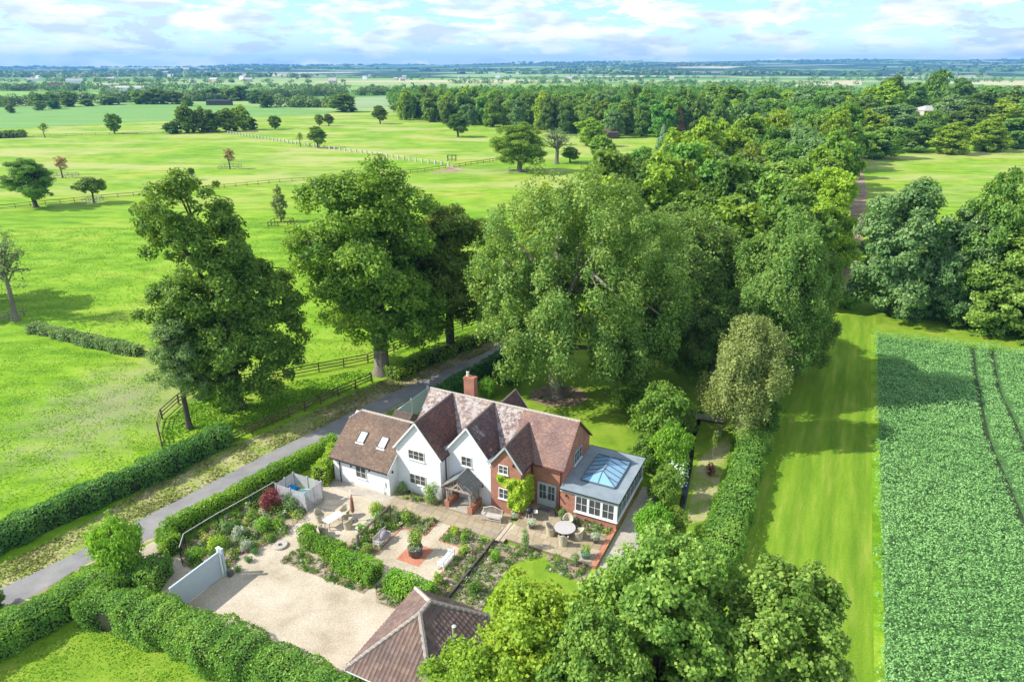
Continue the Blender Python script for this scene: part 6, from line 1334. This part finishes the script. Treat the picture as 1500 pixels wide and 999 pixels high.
# shrubs around the beech, stream and lawn
for a in [
 (pr_bushd, 'shrub_tree', 962, 655, 565, 95, 'dark green dense shrub tree left of the stream'),
 (pr_bushd, 'shrub_tree', 940, 612, 560, 70, 'dark shrub in deep shade below the beeches'),
 (pr_bushd, 'shrub_tree', 942, 690, 638, 54, 'fresh green bush behind the glazed extension'),
 (pr_bush, 'shrub_tree', 980, 700, 625, 64, 'leafy pale bush on the left bank of the stream'),
 (pr_bushd, 'shrub_tree', 972, 740, 685, 60, 'bush near the gravel strip with white blossom beside it'),
 (pr_bushd, 'shrub_tree', 1000, 640, 590, 50, 'dark bush at the left end of the footbridge'),
 (pr_bush, 'shrub_tree', 955, 800, 740, 60, 'bushy shrub right of the gravel strip'),
 (pr_bushd, 'shrub_tree', 985, 800, 745, 50, 'dense shrub between the stream and the foreground sycamore'),
 (pr_bush, 'shrub_tree', 714, 582, 553, 28, 'small pale shrub beside the house chimney'),
 (pr_bushd, 'shrub_tree', 742, 562, 532, 50, 'dark shrub in the hedge line beyond the chimney'),
 (pr_bushd, 'shrub_tree', 1120, 640, 585, 50, 'dark shrub at the foot of the silvery tree'),
 (pr_bush, 'shrub_tree', 1238, 452, 425, 44, 'low bright bush at the corner of the dirt track'),
 (pr_thin, 'sapling', 1044, 672, 630, 14, 'slender green sapling on the stream bank'),
]: px_tree(*a)
x, y, _ = G(1040, 695); shrub('small_acer', (x, y, 0.03), 200, .55, 1.0, .16, 260, 'acer', 'little dark red acer on the dry bank beside the stream')
x, y, _ = G(990, 712); shrub('blossom_bush', (x, y, 0.03), 201, 1.1, 2.1, .18, 1500, 'privet', 'white flowering bush beside the gravel strip', flowers=420)
# bark circle round the beech
cx, cy, _ = G(818, 580); sheet('bark_circle', [(cx+3.1*math.cos(t*math.pi/12)*(1+.05*math.sin(t*2)), cy+2.6*math.sin(t*math.pi/12)) for t in range(24)], M['tubesoil'], .045)
bed_plants('ground_cover', [(cx+2.9*math.cos(t*math.pi/6), cy+2.4*math.sin(t*math.pi/6)) for t in range(12)], 45, 33, 'small dark plants ringed round the trunk of the weeping beech', (.12, .28), mat='grey', per=40, z=.05)
def dist_path(P, path):
    dm = np.full(len(P), 1e9)
    for a, b_ in zip(path[:-1], path[1:]):
        a, b_ = np.array(a), np.array(b_); t = np.clip(((P-a)@(b_-a))/((b_-a)@(b_-a)), 0, 1); dm = np.minimum(dm, np.linalg.norm(P-(a+t[:, None]*(b_-a)), axis=1))
    return dm
# ------------------------------------------------------------------ belt of trees along the track and the woods
rng = np.random.default_rng(77)
trees = []
belt = [(0, 96), (25, 158), (50, 208), (88, 272), (150, 395), (185, 392), (129, 272), (83, 177), (48, 108), (40, 96)]
def poisson(poly, d, tries, rng, existing=None):
    pts = [] if existing is None else list(existing); new = []
    for p in scatter(poly, tries, rng):
        if all((p[0]-q[0])**2+(p[1]-q[1])**2 > d*d for q in pts): pts.append(p); new.append(p)
    return new
def ordn(n): return ['first', 'second', 'third', 'fourth', 'fifth', 'sixth', 'seventh', 'eighth', 'ninth', 'tenth', 'eleventh', 'twelfth'][n-1] if n <= 12 else '%d%s' % (n, {1: 'st', 2: 'nd', 3: 'rd'}.get(n % 10 if n % 100 not in (11, 12, 13) else 0, 'th'))
kinds = ['rounded mid green', 'broad leafy green', 'warm dark green', 'yellow green', 'grey green', 'deep green']; kcount = {}
def klabel(k, where, how):
    kcount[(k, where)] = kcount.get((k, where), 0)+1
    return f'{kinds[k]} tree of {where}, {ordn(kcount[(k, where)])} of its colour counting {how}'
bp_ = poisson(belt, 8.2, 2500, rng); bp_.sort(key=lambda p: p[1])
for p in bp_:
    k = int(rng.choice(6, p=[.26, .24, .14, .22, .11, .03])); s = rng.uniform(.88, 1.18)
    mids[k].place('belt_tree', (p[0], p[1], 0), klabel(k, 'the belt', 'from the house'), group='trees of the belt beside the dirt track', rz=rng.uniform(0, 6.28), sxy=s, sz=s*rng.uniform(.95, 1.25))
wpoly = [G(596, 176)[:2], G(645, 182)[:2], G(685, 184)[:2], G(760, 190)[:2], G(860, 200)[:2], G(905, 203)[:2], G(985, 203)[:2], (150, 395), (185, 470), (150, 560), (-60, 640), (-90, 560)]
cand = poisson(wpoly, 10.0, 6000, rng); fr_ = wpoly[:7]; cd_ = dist_path(np.array(cand), fr_); cand = [p for _, p in sorted(zip(cd_.tolist(), cand), key=lambda t: t[0])]; nind = 125; fro_ = sorted(cand[:nind], key=lambda p: p[0]/p[1])
for p in fro_:
    k = int(rng.choice(6, p=[.3, .3, .14, .14, .04, .08])); s = rng.uniform(.85, 1.2)
    mids[k].place('woodland_tree', (p[0], p[1], 0), klabel(k, 'the big wood', 'from the left'), group='trees along the front of the big wood', rz=rng.uniform(0, 6.28), sxy=s, sz=s*rng.uniform(.95, 1.2))
# parkland trees round the stone mansion on the right
rp_ = [(1290, 232, 182, 62), (1335, 222, 178, 60), (1388, 226, 178, 55), (1440, 222, 172, 60), (1490, 218, 170, 58), (1265, 215, 160, 60), (1310, 205, 150, 66), (1360, 205, 160, 50), (1415, 205, 150, 62), (1465, 200, 145, 62), (1505, 196, 140, 60), (1290, 190, 118, 62), (1262, 196, 140, 50), (1300, 180, 108, 50), (1330, 176, 118, 44), (1363, 172, 99, 40), (1395, 178, 112, 48), (1385, 190, 136, 50), (1430, 188, 132, 60), (1480, 185, 128, 60), (1520, 182, 122, 60), (1445, 170, 122, 50), (1560, 215, 160, 70), (1355, 212, 165, 40), (1275, 176, 130, 40), (1235, 190, 128, 70), (1205, 186, 130, 60), (1175, 184, 128, 60), (1150, 182, 132, 50)]
rp_.sort()
for i, (bx, by, ty, w) in enumerate(rp_):
    k = [3, 4, 0, 0, 5, 3, 1, 3, 0, 1, 4, 2, 0, 5, 2, 2, 4, 3, 1, 0, 1, 3, 0, 3, 5, 0, 1, 2, 5][i]
    t_ = px_tree(mids[k], 'parkland_tree', bx, by, ty, w*1.1, klabel(k, 'the mansion park', 'from the left'), 'parkland trees round the mansion', rz=i*1.7)
for i, (bx, by, ty, w) in enumerate(sorted([(1085, 205, 158, 46), (1050, 206, 150, 40), (1120, 200, 140, 60), (1068, 190, 122, 56), (1115, 185, 122, 56), (1020, 200, 140, 36), (995, 190, 128, 40), (1040, 182, 120, 50), (945, 182, 124, 30), (925, 180, 120, 26), (890, 178, 126, 40)])):
    k = [4, 0, 2, 5, 5, 1, 5, 2, 5, 2, 0][i]; px_tree(mids[k], 'woodland_tree', bx, by, ty, w, klabel(k, 'the wood edge', 'from the left'), 'trees along the front of the big wood', rz=i*1.3)
# red-brown dying conifer and a blue-grey conifer
def conifer(bx, by, ty, w, mat, label, seed):
    x, y, _ = G(bx, by); b_ = (ty-499.5)/1000; h = CAM_H-y*(SP+b_*CP)/(CP-b_*SP); r = w/2000*y; lobs = [(0, 0, h*(.15+.8*f), r*(1.05-f)*.9, r*(1.05-f)*.9, h*.07) for f in (0, .12, .25, .38, .5, .62, .75, .88, .97)]
    me, C = make_crown('crown', seed, lobs, 130, .9, 70, .8, M[mat], aspect=.35, droop=.6); e = empty('conifer', (x, y, 0), 0, label, 'tree'); link_mesh('crown', me, e); link_mesh('trunk', make_trunk(seed, h*.97, .3, C, M['bark'], 8), e)
M['rust'] = mat_leaf('rust_needles', leafstops((.16, .085, .05), (.26, .15, .09), (.34, .22, .13)), shift=.05); M['bluegrey'] = mat_leaf('blue_grey_needles', leafstops((.10, .16, .10), (.16, .23, .15), (.22, .30, .20)), shift=.05)
conifer(992, 200, 152, 18, 'rust', 'rust brown dying conifer at the edge of the big wood', 301)
conifer(970, 222, 183, 20, 'bluegrey', 'pale blue grey conifer standing in front of the wood', 302)
# remaining wood as one mass of crowns, and hedgerow trees of the far country
def lowcrowns(name, P, Rr, Hh, n_leaf, leaf, mat, seed, label, z0=None):
    rng = np.random.default_rng(seed); n = len(P); R_ = rng.uniform(Rr[0], Rr[1], n); H_ = rng.uniform(Hh[0], Hh[1], n); idx = np.repeat(np.arange(n), n_leaf); m = len(idx)
    d = unit(rng.normal(size=(m, 3))+np.array([0, 0, .35])); cz = H_[idx]*.52; lump = 1+.22*np.sin(d[:, 0]*5+idx)*np.sin(d[:, 1]*5+idx*2)+.1*rng.normal(size=m)
    zb = np.zeros(n) if z0 is None else z0
    Q = np.stack([P[idx, 0]+d[:, 0]*R_[idx]*lump, P[idx, 1]+d[:, 1]*R_[idx]*lump, zb[idx]+np.maximum(.3, cz+d[:, 2]*H_[idx]*.48*lump)], 1)
    Nn = unit(d+rng.normal(size=(m, 3))*.35); V, F = leaf_mesh_arrays(Q, Nn, leaf, rng, .85); ct = rng.random(n)
    o = link_mesh(name, np_mesh(name, V, F, M[mat], np.clip(.55*ct[idx]+.45*rng.random(m), 0, 1))); return tag(o, label, 'woodland', None, 'stuff')
rest = np.array(cand[nind:]); lowcrowns('woodland', rest, (4.5, 6.5), (13, 18), 230, 1.4, 'woodmass', 1, 'dense canopy filling the back of the big wood')
extra = scatter([(-90, 560), (-60, 640), (150, 560), (185, 470), (330, 520), (360, 680), (100, 800), (-120, 700)], 420, rng)
lowcrowns('woodland', extra, (5, 8), (12, 17), 85, 2.6, 'woodmass', 2, 'further canopy behind the big wood and the mansion park')
def row(x0, y0, x1, y1, n, jit=6):
    t = np.sort(rng.random(n)); a, b_ = np.array(G(x0, y0)[:2]), np.array(G(x1, y1)[:2]); return a+(b_-a)*t[:, None]+rng.normal(size=(n, 2))*jit
rows = [row(-60, 158, 62, 155, 26), row(150, 151, 300, 146, 60), row(190, 149, 330, 148, 60), row(300, 145, 395, 148, 50), row(395, 157, 480, 158, 26, 4), row(370, 147, 480, 140, 60), row(480, 141, 640, 138, 70), row(0, 134, 120, 133, 40), row(60, 150, 160, 150, 26)]
lowcrowns('hedgerow_trees', np.vstack(rows), (3.5, 6.0), (6, 11), 170, 1.35, 'far', 3, 'dark hedgerow trees lining the far fields')
n = 5200; rr_ = 10**rng.uniform(math.log10(700), math.log10(2600), n); xx = rng.uniform(-1, 1, n)*(rr_*1.0)
kx = np.sin(xx*.006+1.3*np.sin(rr_*.004))+np.sin(rr_*.013+xx*.0021)*1.3+.7*np.sin(rr_*.041+xx*.0052); keep = kx > 1.0; 
nearfar = np.stack([xx, rr_], 1)[keep]
nearfar = nearfar[~((nearfar[:, 1] < 900) & (nearfar[:, 0] < 30) & (nearfar[:, 0] > -500) & (nearfar[:, 1] < 760))]
lowcrowns('distant_trees', nearfar, (4, 8), (5, 10), 44, 3.0, 'far', 4, 'scattered distant trees and copses across the plain')
n = 5200; rr_ = rng.uniform(2500, 9000, n); xx = rng.uniform(-.95, .95, n)*rr_; kx = np.sin(xx*.0023+1.3*np.sin(rr_*.0019))+np.sin(rr_*.0061+xx*.0011)*1.2; keep = kx > .65; P_ = np.stack([xx, rr_], 1)[keep]
lowcrowns('distant_woods', P_, (12, 28), (8, 14), 22, 15.0, 'far', 5, 'blue hazy copses on the slopes towards the horizon', z0=np.array([far_h(a, b_) for a, b_ in P_])-1)
# shrubs along the far field that can be told apart
for i, (bx, by, ty, w) in enumerate(sorted([(16, 166, 153, 14), (60, 162, 147, 20), (80, 160, 144, 22), (100, 157, 142, 24), (128, 156, 145, 22), (160, 154, 140, 34), (55, 156, 136, 26), (75, 154, 134, 28), (100, 152, 134, 30), (205, 153, 130, 30), (222, 153, 128, 32), (240, 153, 132, 30), (258, 153, 134, 26), (275, 156, 140, 20), (313, 148, 127, 36), (330, 147, 128, 30), (350, 148, 124, 36), (378, 152, 132, 30), (390, 158, 138, 24)])):
    px_tree(mids[[5, 2, 4, 2, 0, 5][i % 6]], 'hedgerow_tree', bx, by, ty, w, ordn(i+1)+' rounded tree from the left in the hedge line behind the far crop', 'hedge line trees behind the far crop', rz=i*.9)
# ------------------------------------------------------------------ far buildings
M['palestone'] = mat_plain('pale_stone_wall', (.52, .45, .33), .8); M['paleroof'] = mat_plain('pale_roof', (.42, .40, .37), .7)
def building(name, bx, by, w, d_, h, rz, wall_, roof, label, roof_h=2.0, wins=0, cat='building', z=0.0, hip=False):
    x, y, _ = G(bx, by, z); e = empty(name, (x, y, z), rz, label, cat); q = MB(); q.box((0, 0, h/2), (w, d_, h)); q.build('wall', M[wall_], e); q = MB(); o_ = .4
    a, b_ = w/2+o_, d_/2+o_; k = (a-b_ if hip else a-.01)
    q.add([(-a, -b_, h), (a, -b_, h), (a, b_, h), (-a, b_, h), (-k, 0, h+roof_h), (k, 0, h+roof_h)], [(0, 1, 5, 4), (2, 3, 4, 5), (1, 2, 5), (3, 0, 4), (0, 3, 2, 1)]); q.build('roof', M[roof], e)
    for i in range(wins):
        u = -w/2+w*(i+.5)/wins
        for zz in ((h*.28, h*.72) if h > 5 else (h*.5,)): q = MB(); q.box((u, -d_/2-.02, zz), (1.1, .1, min(1.8, h*.3))); q.build('window', M['glass'], e)
    return e
building('mansion', 1362, 186, 24, 12, 9.5, .25, 'palestone', 'paleroof', 'pale stone mansion half hidden among the parkland trees', 2.5, 6, 'mansion', hip=True)
building('small_barn', 893, 203, 6, 5, 3.0, .2, 'timber', 'brickroof' if 'brickroof' in M else 'tile_brown', 'little dark barn with a rusty roof at the foot of the wood', 1.6, 0, 'barn')
building('farm_shed', 190, 134, 60, 16, 5, 0, 'trim', 'paleroof', 'long pale farm shed on the far left plain', 2.5, 0, 'shed')
building('farm_shed', 160, 131, 40, 18, 6, .1, 'whitepost', 'paleroof', 'second pale shed left of the long farm shed', 2.5, 0, 'shed')
building('dark_shed', 322, 154.5, 22, 8, 4, 0, 'timber', 'black', 'black low shed in the hedge line of the far crop', 1.0, 0, 'shed')
building('farm_house', 83, 131, 22, 10, 6, .2, 'trim', 'tile_plum', 'small white farmhouse among trees at the far left', 4, 3, 'house')
building('far_house', 488, 124, 16, 10, 7, 0, 'palestone', 'paleroof', 'tall pale building in the distant village', 6, 2, 'house')
k = 0
for i in range(13):
    bx, by = rng.uniform(380, 1020), rng.uniform(112, 119)
    building('village_house', bx, by, rng.uniform(8, 18), 9, rng.uniform(4, 7), rng.uniform(-.6, .6), ['palestone', 'trim', 'whitepost'][i % 3], 'paleroof', 'tiny pale house in the distant village', 3, 0, 'house')['group'] = 'houses of the distant village'
for i in range(8):
    bx, by = rng.uniform(20, 380), rng.uniform(113, 124)
    building('village_house', bx, by, rng.uniform(14, 30), 12, rng.uniform(5, 7), rng.uniform(-.6, .6), ['palestone', 'trim'][i % 2], 'paleroof', 'tiny pale farm building on the left plain', 4, 0, 'house')['group'] = 'farm buildings on the left plain'
# ------------------------------------------------------------------ crop and rough grass
rng = np.random.default_rng(9)
A, B = np.array([47.73, 84.72]), np.array([16.6, 20.5]); cpoly = [tuple(A), (64, 78.8), (84, 71.5), (62, 20), tuple(B)]
base = sheet('crop_soil', [(48.3, 84.0), (64, 78.1), (84, 71.2), (62, 20), (17.4, 20.7)], mat_plain('crop_floor', (.065, .15, .040), .95), 0.02)
tl = [px((1424, 512), (1430, 560), (1446, 640), (1470, 700), (1495, 760), (1530, 850)), px((1452, 515), (1462, 570), (1480, 610), (1510, 680))]
M['tramline'] = mat_plain('tramline_soil', (.035, .06, .02), .95)
for t_ in tl:
    a_ = smooth_path(t_, 5); strip('crop_track', [(p[0]-.3, p[1]-.1) for p in a_], [(p[0]+.3, p[1]+.1) for p in a_], M['tramline'], .03)
sp = .38; xs = np.arange(15, 86, sp); ys = np.arange(19, 86, sp); XX, YY = np.meshgrid(xs, ys); P = np.stack([XX.ravel(), YY.ravel()], 1)+rng.uniform(-.16, .16, (XX.size, 2)); P = P[inside(cpoly, P)]
vis = (P[:, 0] < P[:, 1]*.72+16); P = P[vis]
de_ = dist_path(P, [tuple(A), tuple(B)]); P = P[de_ > .25+.22*np.sin(P[:, 1]*1.9)*np.sin(P[:, 1]*.7+1)+rng.uniform(0, .3, len(P))]
P = P[(dist_path(P, tl[0]) > .36) & (dist_path(P, tl[1]) > .34)]
hh = .62+.16*np.sin(P[:, 0]*1.1+np.sin(P[:, 1]*.7))*np.sin(P[:, 1]*1.3)+rng.normal(size=len(P))*.07
low = (np.abs((P[:, 1]-33.0)+(P[:, 0]-25)*.18) < .55); hh[low] *= .45
K = 13; idx = np.repeat(np.arange(len(P)), K); m = len(idx); d = unit(rng.normal(size=(m, 3))+np.array([0, 0, .5]))
Q = np.stack([P[idx, 0]+d[:, 0]*.25, P[idx, 1]+d[:, 1]*.25, np.maximum(.05, hh[idx]-.10+d[:, 2]*.13)], 1)
Nn = unit(d*.5+np.array([-.1, 0, .9])+rng.normal(size=(m, 3))*.4); V, F = leaf_mesh_arrays(Q, Nn, .15, rng, .6)
big = np.sin(P[:, 0]*.21+1)*np.sin(P[:, 1]*.17)*.5+.5
V[:, 0] -= 40; V[:, 1] -= 50
tag(link_mesh('bean_crop', np_mesh('crop', V, F, M['crop'], np.clip(.3*big[idx]+.7*rng.random(m)**1.3, 0, 1)), None, (40, 50, 0)), 'dense blue green bean crop with dark tractor lines', 'crop', None, 'stuff')
M['tuft'] = mat_leaf('grass_tuft', leafstops((.085, .20, .010), (.125, .25, .014), (.18, .28, .03), 1.75), transl=.3, shift=0.0, tcol=(1.2, 1.2, .7))
M['drytuft'] = mat_leaf('dry_grass_tuft', leafstops((.14, .21, .03), (.25, .28, .07), (.38, .35, .17), 1.1), transl=.3, shift=0.0, tcol=(1.1, 1.1, .8))
def tufts(name, poly, n, size, mat, seed, label, clump=True, avoid=None):
    rng = np.random.default_rng(seed); P = scatter(poly, n, rng)
    if clump:
        k = np.sin(P[:, 0]*.9+2*np.sin(P[:, 1]*.35))*np.sin(P[:, 1]*.8+np.sin(P[:, 0]*.5))+.6*rng.normal(size=n); P = P[k > 0]
    n = len(P); Q = np.stack([P[:, 0], P[:, 1], rng.uniform(.02, size*.45, n)], 1); a = rng.uniform(0, 6.28, n); Nn = unit(np.stack([np.cos(a), np.sin(a), rng.uniform(.3, 1.6, n)], 1))
    V, F = leaf_mesh_arrays(Q, Nn, size, rng, .5); c = P.mean(0); V[:, 0] -= c[0]; V[:, 1] -= c[1]
    return tag(link_mesh(name, np_mesh(name, V, F, M[mat], rng.random(n)), None, (*c, 0)), label, 'grass', None, 'stuff')
tufts('rough_grass', px((-60, 520), (0, 500), (60, 500), (200, 530), (238, 560), (232, 620), (236, 655), (180, 700), (0, 780), (-60, 800)), 30000, .15, 'tuft', 1, 'short uneven grass of the near left paddock')
tufts('rough_grass', px((-80, 470), (-60, 340), (250, 330), (480, 310), (720, 340), (720, 460), (540, 525), (300, 560), (230, 510), (100, 480)), 60000, .26, 'tuft', 2, 'rough tussocky grass of the meadow behind the big trees')
tufts('rough_grass', [tuple(p) for p in vu_s[2:40]]+[tuple(p) for p in ru_s[2:40]][::-1], 26000, .2, 'drytuft', 3, 'rough sun bleached grass on the road verge')
tufts('rough_grass', px((240, 660), (236, 620), (300, 580), (430, 560), (540, 540), (545, 558), (400, 620), (338, 650)), 14000, .3, 'tuft', 4, 'long grass under the big trees inside the curving fence')
tufts('rough_grass', lawn_bl, 12000, .12, 'tuft', 5, 'grass of the small lawn in the lower left corner')
# ------------------------------------------------------------------ haze
hm = bpy.data.materials.new('haze'); hm.use_nodes = True; hn = hm.node_tree.nodes; hn.clear(); ho = hn.new('ShaderNodeOutputMaterial'); pv = hn.new('ShaderNodeVolumePrincipled')
pv.inputs['Color'].default_value = (.15, .47, 1.0, 1); pv.inputs['Density'].default_value = HAZE; pv.inputs['Anisotropy'].default_value = 0.1
hm.node_tree.links.new(pv.outputs[0], ho.inputs['Volume'])
hb = MB(); hb.box((0, 0, 0), (18500, 11000, 190)); hz_ = hb.build('haze', hm, None, (0, 5200, 90)); hz_['kind'] = 'stuff'
bpy.context.view_layer.update()
